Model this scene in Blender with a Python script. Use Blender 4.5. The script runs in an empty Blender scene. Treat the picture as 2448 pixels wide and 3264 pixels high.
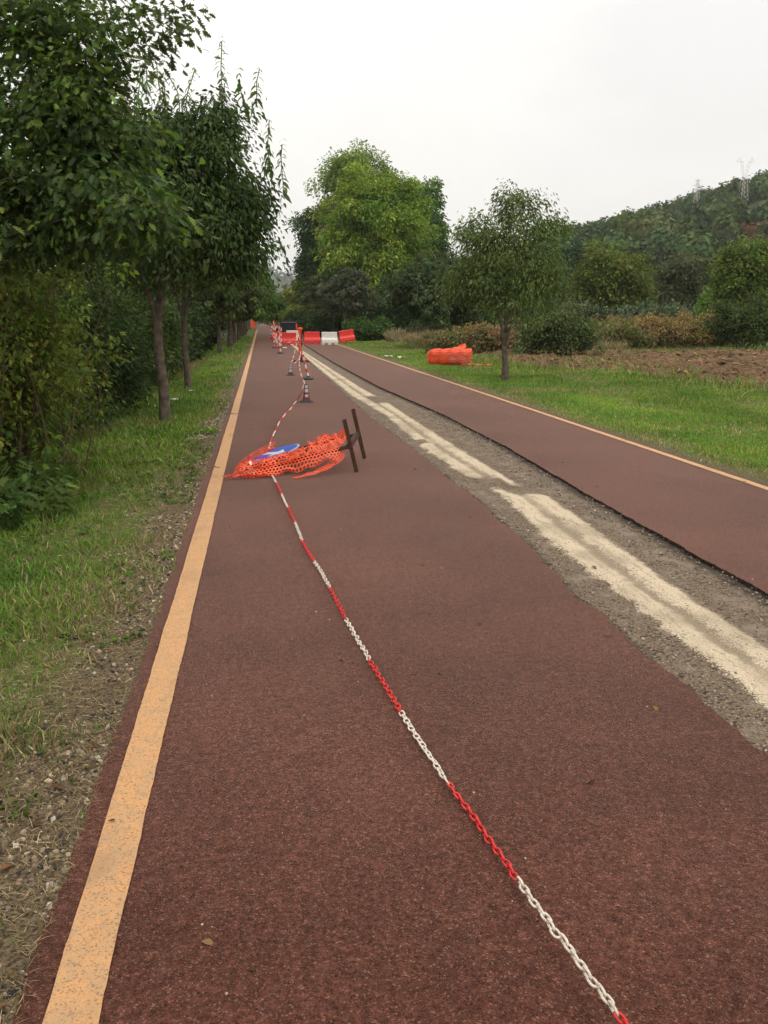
import bpy, math
import numpy as np
from mathutils import Vector, Matrix
R_ = math.radians
rng = np.random.default_rng(7)
scene = bpy.context.scene
COL = scene.collection

# ------------------------------------------------------------------ camera
F, PW, PH, CAMH = 2800.0, 2448.0, 3264.0, 1.5
VPX, VPY = 829.0, 1015.0            # where the road runs to in the photograph
_p = math.atan2(PH/2-VPY, F)
_up = np.array([0, math.cos(_p), math.sin(_p)])
_d = np.array([VPX-PW/2, PH/2-VPY, -F]); _d /= np.linalg.norm(_d)
_y = _d-_up*_d.dot(_up); _y /= np.linalg.norm(_y)
_x = np.cross(_y, _up)
RC = np.array([_x, _y, _up])        # camera -> world
cam_d = bpy.data.cameras.new("camera"); cam = bpy.data.objects.new("camera", cam_d); COL.objects.link(cam)
m4 = np.eye(4); m4[:3, :3] = RC; m4[2, 3] = CAMH
cam.matrix_world = Matrix(m4.tolist())
cam_d.sensor_fit = 'VERTICAL'; cam_d.sensor_height = 24.0; cam_d.lens = F/PH*24.0
cam_d.clip_start = 0.05; cam_d.clip_end = 9000
scene.camera = cam

K = PW/1659.0
def pos(u, v, Y):
    """world point at depth Y seen at photo position u,v (1659 px wide view)"""
    d = RC @ np.array([u*K-PW/2, PH/2-v*K, -F]); t = Y/d[1]
    return np.array([d[0]*t, Y, CAMH+d[2]*t])
def gpos(u, v, z=0.0):
    d = RC @ np.array([u*K-PW/2, PH/2-v*K, -F]); t = (CAMH-z)/-d[2]
    return np.array([d[0]*t, d[1]*t, z])

# ------------------------------------------------------------------ world, sun, exposure
SUN_EL, SUN_AZ = R_(58), R_(150)     # high, behind the photographer's right shoulder
w = bpy.data.worlds.new("World"); scene.world = w; w.use_nodes = True
nt = w.node_tree; nt.nodes.clear()
def N(nt, typ, **kw):
    n = nt.nodes.new(typ)
    for k, v in kw.items(): setattr(n, k, v)
    return n
out = N(nt, 'ShaderNodeOutputWorld'); bg = N(nt, 'ShaderNodeBackground'); bg.inputs['Strength'].default_value = 0.1
sky = N(nt, 'ShaderNodeTexSky', sky_type='NISHITA', sun_disc=False, sun_elevation=SUN_EL, sun_rotation=SUN_AZ)
tc = N(nt, 'ShaderNodeTexCoord'); mp = N(nt, 'ShaderNodeMapping'); mp.inputs['Scale'].default_value = (1.1, 1.1, 3.2)
mp.inputs['Location'].default_value = (0.35, 0.2, 0.0)
n1 = N(nt, 'ShaderNodeTexNoise'); n1.inputs['Scale'].default_value = 1.7; n1.inputs['Detail'].default_value = 5; n1.inputs['Roughness'].default_value = 0.45
nt.links.new(tc.outputs['Generated'], mp.inputs[0]); nt.links.new(mp.outputs[0], n1.inputs['Vector'])
cr = N(nt, 'ShaderNodeValToRGB')
cr.color_ramp.elements[0].position = 0.36; cr.color_ramp.elements[0].color = (0.72, 0.70, 0.695, 1)
cr.color_ramp.elements[1].position = 0.60; cr.color_ramp.elements[1].color = (1.0, 0.95, 0.895, 1)
nt.links.new(n1.outputs['Fac'], cr.inputs[0])
sx = N(nt, 'ShaderNodeSeparateXYZ'); nt.links.new(tc.outputs['Generated'], sx.inputs[0])
mr = N(nt, 'ShaderNodeMapRange'); mr.inputs['From Min'].default_value = 0.3; mr.inputs['From Max'].default_value = 1.0
mr.inputs['To Min'].default_value = 14.0; mr.inputs['To Max'].default_value = 18.5
nt.links.new(sx.outputs['Z'], mr.inputs['Value'])
vm = N(nt, 'ShaderNodeVectorMath', operation='SCALE'); nt.links.new(cr.outputs[0], vm.inputs[0]); nt.links.new(mr.outputs[0], vm.inputs['Scale'])
mx = N(nt, 'ShaderNodeMix', data_type='RGBA'); mx.inputs['Factor'].default_value = 0.94
nt.links.new(sky.outputs[0], mx.inputs['A']); nt.links.new(vm.outputs[0], mx.inputs['B'])
nt.links.new(mx.outputs['Result'], bg.inputs['Color']); nt.links.new(bg.outputs[0], out.inputs[0])
sd = bpy.data.lights.new("sun", 'SUN'); sd.energy = 1.1; sd.angle = R_(18); sd.color = (1, 0.93, 0.82)
sun = bpy.data.objects.new("sun", sd); COL.objects.link(sun)
sdir = Vector((math.sin(SUN_AZ)*math.cos(SUN_EL), math.cos(SUN_AZ)*math.cos(SUN_EL), math.sin(SUN_EL)))
sun.rotation_euler = sdir.to_track_quat('Z', 'Y').to_euler()
scene.view_settings.view_transform = 'Standard'; scene.view_settings.look = 'None'
scene.view_settings.exposure = 0.13; scene.view_settings.gamma = 1.0
scene.cycles.max_bounces = 6; scene.cycles.volume_bounces = 1; scene.cycles.diffuse_bounces = 3
scene.cycles.transmission_bounces = 4; scene.cycles.transparent_max_bounces = 8

# ------------------------------------------------------------------ numpy helpers
def hsh(ix, iy, s):
    h = (ix.astype(np.int64)*374761393 + iy.astype(np.int64)*668265263 + s*1442695041) & 0x7fffffff
    h = (h ^ (h >> 13))*1274126177 & 0x7fffffff
    return ((h ^ (h >> 16)) & 0xffff)/65535.0
def vnoise(x, y, s=0):
    x = np.asarray(x, float); y = np.asarray(y, float)
    ix, iy = np.floor(x), np.floor(y); fx, fy = x-ix, y-iy
    fx = fx*fx*(3-2*fx); fy = fy*fy*(3-2*fy)
    a, b = hsh(ix, iy, s), hsh(ix+1, iy, s); c, d = hsh(ix, iy+1, s), hsh(ix+1, iy+1, s)
    return (a*(1-fx)+b*fx)*(1-fy)+(c*(1-fx)+d*fx)*fy
def fbm(x, y, s=0, o=4):
    t, a = 0, 0.5
    for i in range(o):
        t = t+a*vnoise(x*2**i, y*2**i, s+i*17); a *= .5
    return t
def sstep(a, b, x):
    t = np.clip((np.asarray(x, float)-a)/(b-a), 0, 1); return t*t*(3-2*t)
def unit(v): return v/np.maximum(np.linalg.norm(v, axis=-1, keepdims=True), 1e-9)

class Buf:
    def __init__(s): s.v = []; s.l = []; s.s = []; s.c = []; s.m = []; s.n = 0
    def add(s, v, f, col=(1, 1, 1), mat=0):
        v = np.asarray(v, float).reshape(-1, 3); k = len(v)
        c = np.asarray(col, float)
        if c.ndim == 1: c = np.broadcast_to(c, (k, 3))
        s.v.append(v); s.c.append(c)
        if isinstance(f, np.ndarray):
            s.l.append((f+s.n).ravel()); s.s.append(np.full(len(f), f.shape[1])); s.m.append(np.full(len(f), mat))
        else:
            s.l.append(np.concatenate([np.asarray(q) for q in f])+s.n); s.s.append(np.array([len(q) for q in f])); s.m.append(np.full(len(f), mat))
        s.n += k; return s
    def build(s, name, mats, parent=None, smooth=False):
        me = bpy.data.meshes.new(name)
        if s.n:
            v = np.concatenate(s.v); l = np.concatenate(s.l); z = np.concatenate(s.s); c = np.concatenate(s.c)
            me.vertices.add(len(v)); me.vertices.foreach_set('co', v.ravel().astype(np.float32))
            me.loops.add(len(l)); me.loops.foreach_set('vertex_index', l.astype(np.int32))
            me.polygons.add(len(z)); st = np.concatenate([[0], np.cumsum(z)[:-1]])
            me.polygons.foreach_set('loop_start', st.astype(np.int32)); me.polygons.foreach_set('loop_total', z.astype(np.int32))
            if not isinstance(mats, (list, tuple)): mats = [mats]
            for m in mats: me.materials.append(m)
            me.polygons.foreach_set('material_index', np.concatenate(s.m).astype(np.int32))
            me.polygons.foreach_set('use_smooth', np.full(len(z), smooth))
            a = me.attributes.new('col', 'FLOAT_COLOR', 'POINT')
            a.data.foreach_set('color', np.hstack([c, np.ones((len(c), 1))]).ravel().astype(np.float32))
            me.update(calc_edges=True); me.validate(clean_customdata=False)
        o = bpy.data.objects.new(name, me); COL.objects.link(o)
        if parent: o.parent = parent
        return o

def rot_to(p, off):   # offset world coordinates to local of a base point
    return np.asarray(p)-np.asarray(off)

def tube(b, pts, rad, n=8, col=(1, 1, 1), mat=0, cap=True):
    P = np.asarray(pts, float); k = len(P); rad = np.broadcast_to(np.asarray(rad, float), (k,))
    T = np.gradient(P, axis=0); T = unit(T)
    ref = np.array([0, 0, 1.]) if abs(T[:, 2]).mean() < .8 else np.array([1., 0, 0])
    A = unit(np.cross(T, ref)); B = np.cross(T, A)
    th = np.arange(n)*2*np.pi/n
    V = P[:, None]+rad[:, None, None]*(A[:, None]*np.cos(th)[None, :, None]+B[:, None]*np.sin(th)[None, :, None])
    i = np.arange(k-1)[:, None]*n; j = np.arange(n)[None]
    f = np.stack([i+j, i+(j+1) % n, i+n+(j+1) % n, i+n+j], -1).reshape(-1, 4)
    b.add(V, f, col, mat)
    if cap:
        b.add(V[0], [list(range(n))[::-1]], col, mat); b.add(V[-1], [list(range(n))], col, mat)
def box(b, c, s, rz=0, M=None, col=(1, 1, 1), mat=0, taper=1.0):
    v = np.array([[x, y, z] for z in (-.5, .5) for y in (-.5, .5) for x in (-.5, .5)])*np.asarray(s, float)
    v[4:, :2] *= taper
    if M is not None: v = v @ np.asarray(M).T
    elif rz: v = v @ np.array([[math.cos(rz), math.sin(rz), 0], [-math.sin(rz), math.cos(rz), 0], [0, 0, 1]])
    f = np.array([[0, 2, 3, 1], [4, 5, 7, 6], [0, 1, 5, 4], [2, 6, 7, 3], [0, 4, 6, 2], [1, 3, 7, 5]])
    b.add(v+np.asarray(c), f, col, mat)
def beam(b, p, q, wdt, hgt, up=(0, 0, 1), col=(1, 1, 1), mat=0):
    p, q = np.asarray(p, float), np.asarray(q, float); x = unit(q-p); y = unit(np.cross(up, x)); z = np.cross(x, y)
    box(b, (p+q)/2, (np.linalg.norm(q-p), wdt, hgt), M=np.stack([x, y, z], 1), col=col, mat=mat)
def lathe(b, prof, c=(0, 0, 0), n=20, col=(1, 1, 1), mat=0, M=None):
    pr = np.asarray(prof, float); th = np.arange(n)*2*np.pi/n
    V = np.stack([pr[:, 0:1]*np.cos(th), pr[:, 0:1]*np.sin(th), np.repeat(pr[:, 1:2], n, 1)], -1)
    V = V.reshape(-1, 3)
    if M is not None: V = V @ np.asarray(M).T
    V = V+np.asarray(c)
    k = len(pr); i = np.arange(k-1)[:, None]*n; j = np.arange(n)[None]
    b.add(V, np.stack([i+j, i+(j+1) % n, i+n+(j+1) % n, i+n+j], -1).reshape(-1, 4), col, mat)
    b.add(V[-n:], [list(range(n))], col, mat)

def scatter(b, tv, tf, P, Rm, S, C, mat=0):
    """many copies of a small shape: P (n,3), Rm (n,3,3), S (n,) or (n,3), C (n,3)"""
    n, k = len(P), len(tv)
    if n == 0: return
    S = np.asarray(S, float)
    if S.ndim == 1: S = S[:, None]
    L = tv[None]*S[:, None, :]
    V = np.einsum('nij,nkj->nki', Rm, L)+P[:, None]
    f = (tf[None]+(np.arange(n)*k)[:, None, None]).reshape(-1, tf.shape[1])
    b.add(V.reshape(-1, 3), f, np.repeat(C, k, 0), mat)
def frames(ax, nrm):
    x = unit(ax); z = unit(nrm-x*np.sum(nrm*x, 1, keepdims=True)); y = np.cross(z, x)
    return np.stack([x, y, z], 2)
def leaf_shape(prof, droop=.25, fold=.15):
    prof = np.asarray(prof, float); k = len(prof); t = prof[:, 0]; ww = prof[:, 1]
    z = -droop*t**2
    c = np.stack([t, 0*t, z], 1); l = np.stack([t+prof[:, 2] if prof.shape[1] > 2 else t, ww, z+fold*ww], 1); r = l*[1, -1, 1]
    v = np.concatenate([c, l, r]); i = np.arange(k-1)
    f = np.concatenate([np.stack([i, i+1, k+i+1, k+i], 1), np.stack([i, 2*k+i, 2*k+i+1, i+1], 1)])
    return v, f
OAK = leaf_shape([(0, .01, 0), (.18, .07, .0), (.30, .22, .06), (.36, .09, 0), (.52, .34, .08), (.56, .12, 0), (.74, .28, .1), (.78, .12, 0), (.93, .13, .04), (1, .02, 0)], .2, .2)
OVATE = leaf_shape([(0, .02), (.3, .2), (.65, .17), (1, .01)], .35, .35)
SHOOT = leaf_shape([(0, .03), (.25, .20), (.6, .19), (1, .01)], .75, .3)
OVAL = leaf_shape([(0, .05), (.45, .3), (1, .03)], .3, .25)
QUAD = (np.array([[0, 0, 0], [.5, .33, .07], [1, 0, -.1], [.5, -.33, .07]], float), np.array([[0, 3, 2, 1]]))
BLADE = (np.array([[0, .5, 0], [0, -.5, 0], [.15, .42, .55], [.15, -.42, .55], [.62, .05, .95], [.62, -.05, .95]], float), np.array([[0, 1, 3, 2], [2, 3, 5, 4]]))
_ph = (1+5**.5)/2
STONE = (np.array([[-1, -.7, -.5], [1, -.8, -.5], [.9, .8, -.5], [-.8, .9, -.5], [-.7, -.5, .5], [.6, -.6, .6], [.7, .5, .4], [-.5, .6, .55]]), np.array([[0, 3, 2, 1], [4, 5, 6, 7], [0, 1, 5, 4], [1, 2, 6, 5], [2, 3, 7, 6], [3, 0, 4, 7]]))

# ------------------------------------------------------------------ tagging
def tag(o, label=None, cat=None, group=None, kind=None):
    if label: o['label'] = label
    if cat: o['category'] = cat
    if group: o['group'] = group
    if kind: o['kind'] = kind
    return o
def empty(name, loc=(0, 0, 0), rz=0, **kw):
    o = bpy.data.objects.new(name, None); COL.objects.link(o); o.location = tuple(float(a) for a in loc); o.rotation_euler = (0, 0, rz)
    o.empty_display_size = .1
    return tag(o, **kw)
def copy_tree(o, parent=None):
    c = o.copy(); COL.objects.link(c); c.parent = parent
    for ch in list(o.children): copy_tree(ch, c)
    return c

# ------------------------------------------------------------------ materials
def mat(name, color=(.5, .5, .5), rough=.6, spec=.5, metal=0, trans=0, bump=None, var=None, attr=False):
    """bump=(scale,strength,dist); var=(scale,amount,detail): mottled colour"""
    m = bpy.data.materials.new(name); m.use_nodes = True; nt = m.node_tree; b = nt.nodes['Principled BSDF']
    b.inputs['Roughness'].default_value = rough; b.inputs['Specular IOR Level'].default_value = spec; b.inputs['Metallic'].default_value = metal
    if attr:
        a = N(nt, 'ShaderNodeAttribute', attribute_name='col'); src = a.outputs['Color']
    else:
        a = N(nt, 'ShaderNodeRGB'); a.outputs[0].default_value = (*color, 1); src = a.outputs[0]
    tcn = N(nt, 'ShaderNodeNewGeometry')
    if var:
        no = N(nt, 'ShaderNodeTexNoise'); no.inputs['Scale'].default_value = var[0]; no.inputs['Detail'].default_value = var[2] if len(var) > 2 else 6
        nt.links.new(tcn.outputs['Position'], no.inputs['Vector'])
        r = N(nt, 'ShaderNodeMapRange'); r.inputs['From Min'].default_value = .3; r.inputs['From Max'].default_value = .7
        r.inputs['To Min'].default_value = 1-var[1]; r.inputs['To Max'].default_value = 1+var[1]
        nt.links.new(no.outputs['Fac'], r.inputs['Value'])
        s = N(nt, 'ShaderNodeVectorMath', operation='SCALE'); nt.links.new(src, s.inputs[0]); nt.links.new(r.outputs[0], s.inputs['Scale']); src = s.outputs[0]
    nt.links.new(src, b.inputs['Base Color'])
    if bump:
        no = N(nt, 'ShaderNodeTexNoise'); no.inputs['Scale'].default_value = bump[0]; no.inputs['Detail'].default_value = 4
        nt.links.new(tcn.outputs['Position'], no.inputs['Vector'])
        bp = N(nt, 'ShaderNodeBump'); bp.inputs['Strength'].default_value = bump[1]; bp.inputs['Distance'].default_value = bump[2]
        nt.links.new(no.outputs['Fac'], bp.inputs['Height']); nt.links.new(bp.outputs[0], b.inputs['Normal'])
    if trans:
        t = N(nt, 'ShaderNodeBsdfTranslucent'); s = N(nt, 'ShaderNodeVectorMath', operation='MULTIPLY'); s.inputs[1].default_value = (1.25, 1.3, .7)
        nt.links.new(src, s.inputs[0]); nt.links.new(s.outputs[0], t.inputs['Color'])
        mxs = N(nt, 'ShaderNodeMixShader'); mxs.inputs[0].default_value = trans
        o = nt.nodes['Material Output']; nt.links.new(b.outputs[0], mxs.inputs[1]); nt.links.new(t.outputs[0], mxs.inputs[2]); nt.links.new(mxs.outputs[0], o.inputs[0])
    return m

class G:
    """tiny node-graph helper on world position"""
    def __init__(s, name, rough=.85, spec=.3):
        s.m = bpy.data.materials.new(name); s.m.use_nodes = True; s.nt = s.m.node_tree; s.b = s.nt.nodes['Principled BSDF']
        s.b.inputs['Roughness'].default_value = rough; s.b.inputs['Specular IOR Level'].default_value = spec
        s.g = N(s.nt, 'ShaderNodeNewGeometry').outputs['Position']
    def L(s, a, i):
        if hasattr(a, 'default_value') or hasattr(a, 'is_linked'): s.nt.links.new(a, i)
        elif isinstance(a, (tuple, list)): i.default_value = (*a, 1) if len(i.default_value) == 4 else a
        else: i.default_value = a
    def noise(s, sc, det=5, ro=.55, stretch=None, dist=0):
        n = N(s.nt, 'ShaderNodeTexNoise'); n.inputs['Scale'].default_value = sc; n.inputs['Detail'].default_value = det; n.inputs['Roughness'].default_value = ro; n.inputs['Distortion'].default_value = dist
        v = s.g
        if stretch:
            mp = N(s.nt, 'ShaderNodeMapping'); mp.inputs['Scale'].default_value = stretch; s.L(v, mp.inputs[0]); v = mp.outputs[0]
        s.L(v, n.inputs['Vector']); return n.outputs['Fac']
    def voro(s, sc, out='Distance', rnd=1):
        n = N(s.nt, 'ShaderNodeTexVoronoi'); n.inputs['Scale'].default_value = sc; n.inputs['Randomness'].default_value = rnd
        s.L(s.g, n.inputs['Vector']); return n.outputs[out]
    def ss(s, x, a, b, lo=0., hi=1.):
        r = N(s.nt, 'ShaderNodeMapRange', interpolation_type='SMOOTHSTEP'); s.L(x, r.inputs['Value'])
        for k, v in zip(('From Min', 'From Max', 'To Min', 'To Max'), (a, b, lo, hi)): s.L(v, r.inputs[k])
        return r.outputs[0]
    def mth(s, op, a, b=0., c=None):
        n = N(s.nt, 'ShaderNodeMath', operation=op); s.L(a, n.inputs[0]); s.L(b, n.inputs[1])
        if c is not None: s.L(c, n.inputs[2])
        return n.outputs[0]
    def mix(s, f, a, b):
        n = N(s.nt, 'ShaderNodeMix', data_type='RGBA'); s.L(f, n.inputs['Factor']); s.L(a, n.inputs['A']); s.L(b, n.inputs['B']); return n.outputs['Result']
    def scale(s, c, f):
        n = N(s.nt, 'ShaderNodeVectorMath', operation='SCALE'); s.L(c, n.inputs[0]); s.L(f, n.inputs['Scale']); return n.outputs[0]
    def attr(s, nm, o='Fac'): return N(s.nt, 'ShaderNodeAttribute', attribute_name=nm).outputs[o]
    def sep(s, ax):
        n = N(s.nt, 'ShaderNodeSeparateXYZ'); s.L(s.g, n.inputs[0]); return n.outputs[ax]
    def sepc(s, src, ax):
        n = N(s.nt, 'ShaderNodeSeparateColor'); s.L(src, n.inputs[0]); return n.outputs[ax]
    def done(s, col, h=None, strength=.5, dist=.004, rough=None):
        s.L(col, s.b.inputs['Base Color'])
        if h is not None:
            bp = N(s.nt, 'ShaderNodeBump'); bp.inputs['Strength'].default_value = strength; bp.inputs['Distance'].default_value = dist
            s.L(h, bp.inputs['Height']); s.L(bp.outputs[0], s.b.inputs['Normal'])
        if rough is not None: s.L(rough, s.b.inputs['Roughness'])
        return s.m

def m_road():
    g = G('red_asphalt', .80, .08); g.b.inputs['Sheen Weight'].default_value = .68; g.b.inputs['Sheen Roughness'].default_value = .22; g.b.inputs['Sheen Tint'].default_value = (1, .72, .62, 1)   # dusty grain catches light at grazing angles
    big = g.noise(.55, 4, .6); streak = g.noise(5, 4, .6, (3.0, .25, 1)); mid = g.noise(24, 3, .6)
    fine = g.noise(210, 3, .75); cell = g.voro(230, 'Color'); cr = g.sepc(cell, 0); cg = g.sepc(cell, 1)
    c = g.mix(g.ss(fine, .35, .65), (.032, .0112, .0074), (.122, .043, .0265))
    c = g.mix(g.ss(g.mth('ADD', mid, g.mth('MULTIPLY', big, .5)), .55, .95, 0, .75), c, (.110, .042, .029))
    c = g.mix(g.ss(streak, .5, .75, 0, .35), c, (.060, .030, .020))
    c = g.mix(g.ss(cr, .88, .96, 0, .6), c, (.22, .13, .09))       # pale grains
    c = g.mix(g.ss(cg, .90, .97, 0, .75), c, (.022, .012, .011))     # holes
    sp = g.sepc(g.voro(38, 'Color'), 0); spd = g.voro(38, 'Distance')
    c = g.mix(g.mth('MULTIPLY', g.ss(sp, .93, .94), g.ss(spd, .20, .10)), c, (.016, .011, .010))
    sp2 = g.sepc(g.voro(17, 'Color'), 1); spd2 = g.voro(17, 'Distance')
    c = g.mix(g.mth('MULTIPLY', g.ss(sp2, .965, .97), g.ss(spd2, .085, .05)), c, (.42, .33, .25))
    stain = g.mth('MULTIPLY', g.ss(g.noise(1.3, 4, .6), .60, .72), g.ss(g.noise(7, 3), .35, .6))
    c = g.mix(g.mth('MULTIPLY', stain, .45), c, (.022, .012, .009))
    dust = g.ss(g.noise(.9, 5, .65, (1, .45, 1)), .55, .75, 0, .35)
    c = g.mix(dust, c, (.105, .062, .042))
    c = g.scale(c, g.ss(big, .3, .7, .84, 1.18))
    c = g.scale(c, g.ss(g.noise(90, 2, .5), .3, .7, .78, 1.24)); c = g.scale(c, g.ss(g.sepc(g.voro(75, 'Color'), 2), 0, 1, .80, 1.22)); c = g.scale(c, g.ss(g.noise(34, 2, .6), .3, .7, .86, 1.15))
    return g.done(c, g.mth('ADD', fine, g.mth('MULTIPLY', g.voro(230), .7)), .7, .004)
def m_stripe():
    g = G('cream_paint', .7, .4)
    fine = g.noise(190, 3, .7); cell = g.sepc(g.voro(200, 'Color'), 0); big = g.noise(3.2, 4, .6, (1, .5, 1)); mid = g.noise(16, 4, .6)
    c = g.mix(g.ss(mid, .35, .7), (.60, .32, .135), (.48, .30, .155))
    c = g.mix(g.ss(cell, .78, .92, 0, .65), c, (.20, .125, .07))
    c = g.mix(g.ss(fine, .50, .68, 0, .6), c, (.27, .17, .095))
    c = g.mix(g.ss(big, .54, .72, 0, .6), c, (.32, .20, .105))
    wear = g.mth('MULTIPLY', g.ss(g.noise(45, 3, .7), .66, .72), g.ss(g.noise(2, 3), .4, .6))
    c = g.mix(wear, c, (.10, .05, .04))
    return g.done(c, fine, .5, .004)
def m_ground():
    g = G('verge_soil', .95, .15)
    x, y = g.sep('X'), g.sep('Y')
    a, b2, c3 = g.noise(2.2, 5, .6), g.noise(11, 5, .65), g.noise(70, 4, .7)
    dry = g.mix(g.ss(c3, .35, .65), (.050, .036, .021), (.21, .158, .095))
    dry = g.mix(g.ss(b2, .55, .7, 0, .7), dry, (.055, .045, .036))
    grn = g.mix(g.ss(c3, .3, .7), (.050, .075, .018), (.15, .205, .042))
    # green further from the road and with patches
    near = g.ss(g.mth('SUBTRACT', g.mth('ADD', x, g.mth('MULTIPLY', g.mth('SUBTRACT', a, .5), 1.8)), g.ss(y, 2.0, 7, 0.12, .70)), -1.45, -.9)
    near = g.mth('MAXIMUM', near, g.ss(g.mth('ADD', x, g.mth('MULTIPLY', g.mth('SUBTRACT', b2, .5), .5)), -.98, -.80))
    right = g.ss(x, 4.2, 4.6); edge = g.ss(g.mth('ADD', x, g.mth('MULTIPLY', g.mth('SUBTRACT', b2, .5), .8)), 4.95, 4.6)
    f = g.mth('MAXIMUM', g.mth('MULTIPLY', near, g.mth('SUBTRACT', 1, right)), g.mth('MULTIPLY', right, edge))
    f = g.mth('MULTIPLY', f, g.ss(y, 60, 25, .45, 1.0))
    c = g.mix(f, grn, dry)
    c = g.mix(g.ss(g.mth('ADD', a, g.mth('MULTIPLY', b2, .3)), .66, .8, 0, .55), c, dry)
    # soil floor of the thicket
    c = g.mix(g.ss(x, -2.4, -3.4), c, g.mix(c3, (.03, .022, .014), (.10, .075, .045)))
    far = g.ss(y, 70, 140)
    c = g.mix(far, c, g.mix(g.noise(.08, 5), (.035, .055, .018), (.10, .11, .045)))
    return g.done(c, g.mth('ADD', b2, c3), .8, .02)
def m_field():
    g = G('ploughed_earth', .95, .1)
    a, b2 = g.noise(1.6, 5, .65), g.noise(9, 5, .7)
    c = g.mix(g.ss(b2, .3, .7), (.058, .034, .019), (.205, .128, .070))
    c = g.mix(g.ss(a, .5, .75, 0, .6), c, (.25, .15, .08))
    c = g.mix(g.ss(g.noise(.5, 3), .58, .7, 0, .5), c, (.07, .09, .03))
    return g.done(c, g.mth('ADD', a, b2), 1.0, .06)
def m_trench():
    g = G('trench_fill', .9, .2)
    sa, dl, dr = g.attr('sa'), g.attr('dl'), g.attr('dr'); y = g.sep('Y')
    n0, n1_, n2, n3 = g.noise(4.5, 5, .65), g.noise(20, 4, .65), g.noise(95, 3, .7), g.noise(1.2, 3, .5)
    cell = g.sepc(g.voro(75, 'Color'), 0); cd = g.voro(75)
    gv = g.mix(g.ss(n2, .3, .7), (.080, .057, .039), (.27, .20, .135))
    gv = g.mix(g.mth('MULTIPLY', g.ss(cell, .8, .9), g.ss(cd, .45, .2)), gv, (.42, .36, .29))
    gv = g.mix(g.ss(cell, .22, .1, 0, .8), gv, (.03, .025, .022))
    gv = g.mix(g.ss(n0, .48, .66, 0, .7), gv, (.27, .215, .16))
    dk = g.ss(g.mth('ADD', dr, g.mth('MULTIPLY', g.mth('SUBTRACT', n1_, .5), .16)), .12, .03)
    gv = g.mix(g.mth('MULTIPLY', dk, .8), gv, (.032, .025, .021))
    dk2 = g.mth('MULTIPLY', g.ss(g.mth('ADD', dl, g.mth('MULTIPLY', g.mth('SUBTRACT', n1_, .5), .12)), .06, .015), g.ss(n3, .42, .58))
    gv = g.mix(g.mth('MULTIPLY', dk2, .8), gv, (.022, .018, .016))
    s2 = g.mth('ADD', sa, g.mth('ADD', g.mth('MULTIPLY', g.mth('SUBTRACT', n0, .5), .34), g.mth('MULTIPLY', g.mth('SUBTRACT', n1_, .5), .20)))
    s2 = g.mth('ADD', s2, g.mth('MULTIPLY', g.mth('SUBTRACT', n2, .5), .42))
    inn = g.mth('MULTIPLY', g.ss(s2, -.01, .05), g.ss(s2, 1.03, .95))
    rail = g.mix(g.ss(n2, .3, .7), (.50, .41, .285), (.70, .585, .425))
    groove = g.mix(g.ss(n2, .3, .7), (.22, .175, .118), (.36, .29, .20))
    mid = g.mth('MULTIPLY', g.ss(s2, .36, .46), g.ss(s2, .68, .56))
    conc = g.mix(g.mth('MULTIPLY', mid, g.ss(n3, .35, .5, .6, 1.)), rail, groove)
    conc = g.mix(g.mth('MULTIPLY', g.ss(g.sepc(g.voro(55, 'Color'), 2), .86, .93), g.ss(g.voro(55), .4, .2)), conc, (.12, .095, .07))
    conc = g.mix(g.ss(n3, .50, .64, 0, .5), conc, groove); conc = g.mix(g.ss(g.noise(9, 4, .7, (3, .35, 1)), .50, .66, 0, .55), conc, groove)
    # broken-out places
    def gap(yc, hw, lo, hi):
        a = g.ss(g.mth('ABSOLUTE', g.mth('SUBTRACT', g.mth('ADD', y, g.mth('MULTIPLY', n0, .5)), yc)), hw, hw*.55)
        return g.mth('MULTIPLY', a, g.mth('MULTIPLY', g.ss(sa, lo-.1, lo+.05), g.ss(sa, hi+.1, hi-.05)))
    gp = g.mth('MAXIMUM', gap(8.15, .42, -.3, .75), gap(7.75, .22, .3, 1.3))
    gp = g.mth('MAXIMUM', gp, gap(16.9, .9, .50, 1.3))
    gp = g.mth('MAXIMUM', gp, gap(11.0, .25, -.3, .35))
    inn = g.mth('MULTIPLY', inn, g.mth('SUBTRACT', 1, gp))
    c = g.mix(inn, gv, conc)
    return g.done(c, g.mth('ADD', n2, g.mth('MULTIPLY', cd, 1.2)), .8, .010)

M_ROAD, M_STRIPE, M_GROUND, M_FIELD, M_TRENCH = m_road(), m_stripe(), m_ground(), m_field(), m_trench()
M_LEAF = mat('leaf', attr=True, rough=.6, spec=.14, trans=.32)
M_LEAFFAR = mat('leaf_far', attr=True, rough=.8, spec=.1, trans=.15)
M_BARK = mat('bark', (.115, .09, .068), .9, .2, bump=(35, .8, .02), var=(9, .45))
M_BARKPALE = mat('bark_pale', (.22, .19, .15), .9, .2, bump=(20, .6, .02), var=(6, .35))
M_GRASS = mat('grass_blade', attr=True, rough=.6, spec=.12, trans=.3)
M_STONE = mat('stone', attr=True, rough=.9, spec=.2, bump=(120, .4, .003))
M_REDP = mat('red_plastic', (.68, .035, .025), .38, .5, var=(8, .12))
M_WHITEP = mat('white_plastic', (.70, .68, .62), .4, .5, var=(10, .10))
M_REDCH = mat('chain_red', (.60, .024, .020), .42, .5, var=(55, .38))
M_WHITECH = mat('chain_white', (.66, .60, .50), .45, .5, var=(55, .28))
M_NET = mat('orange_net', (.95, .15, .05), .4, .5, trans=.3, var=(9, .15))
M_RUST = mat('rusty_steel', (.060, .027, .016), .85, .35, bump=(90, .6, .004), var=(45, .5))
M_RUBBER = mat('black_rubber', (.055, .055, .056), .75, .35, var=(25, .3))
M_CONE = mat('cone_plastic', (.16, .028, .018), .5, .4, var=(20, .25))
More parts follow.
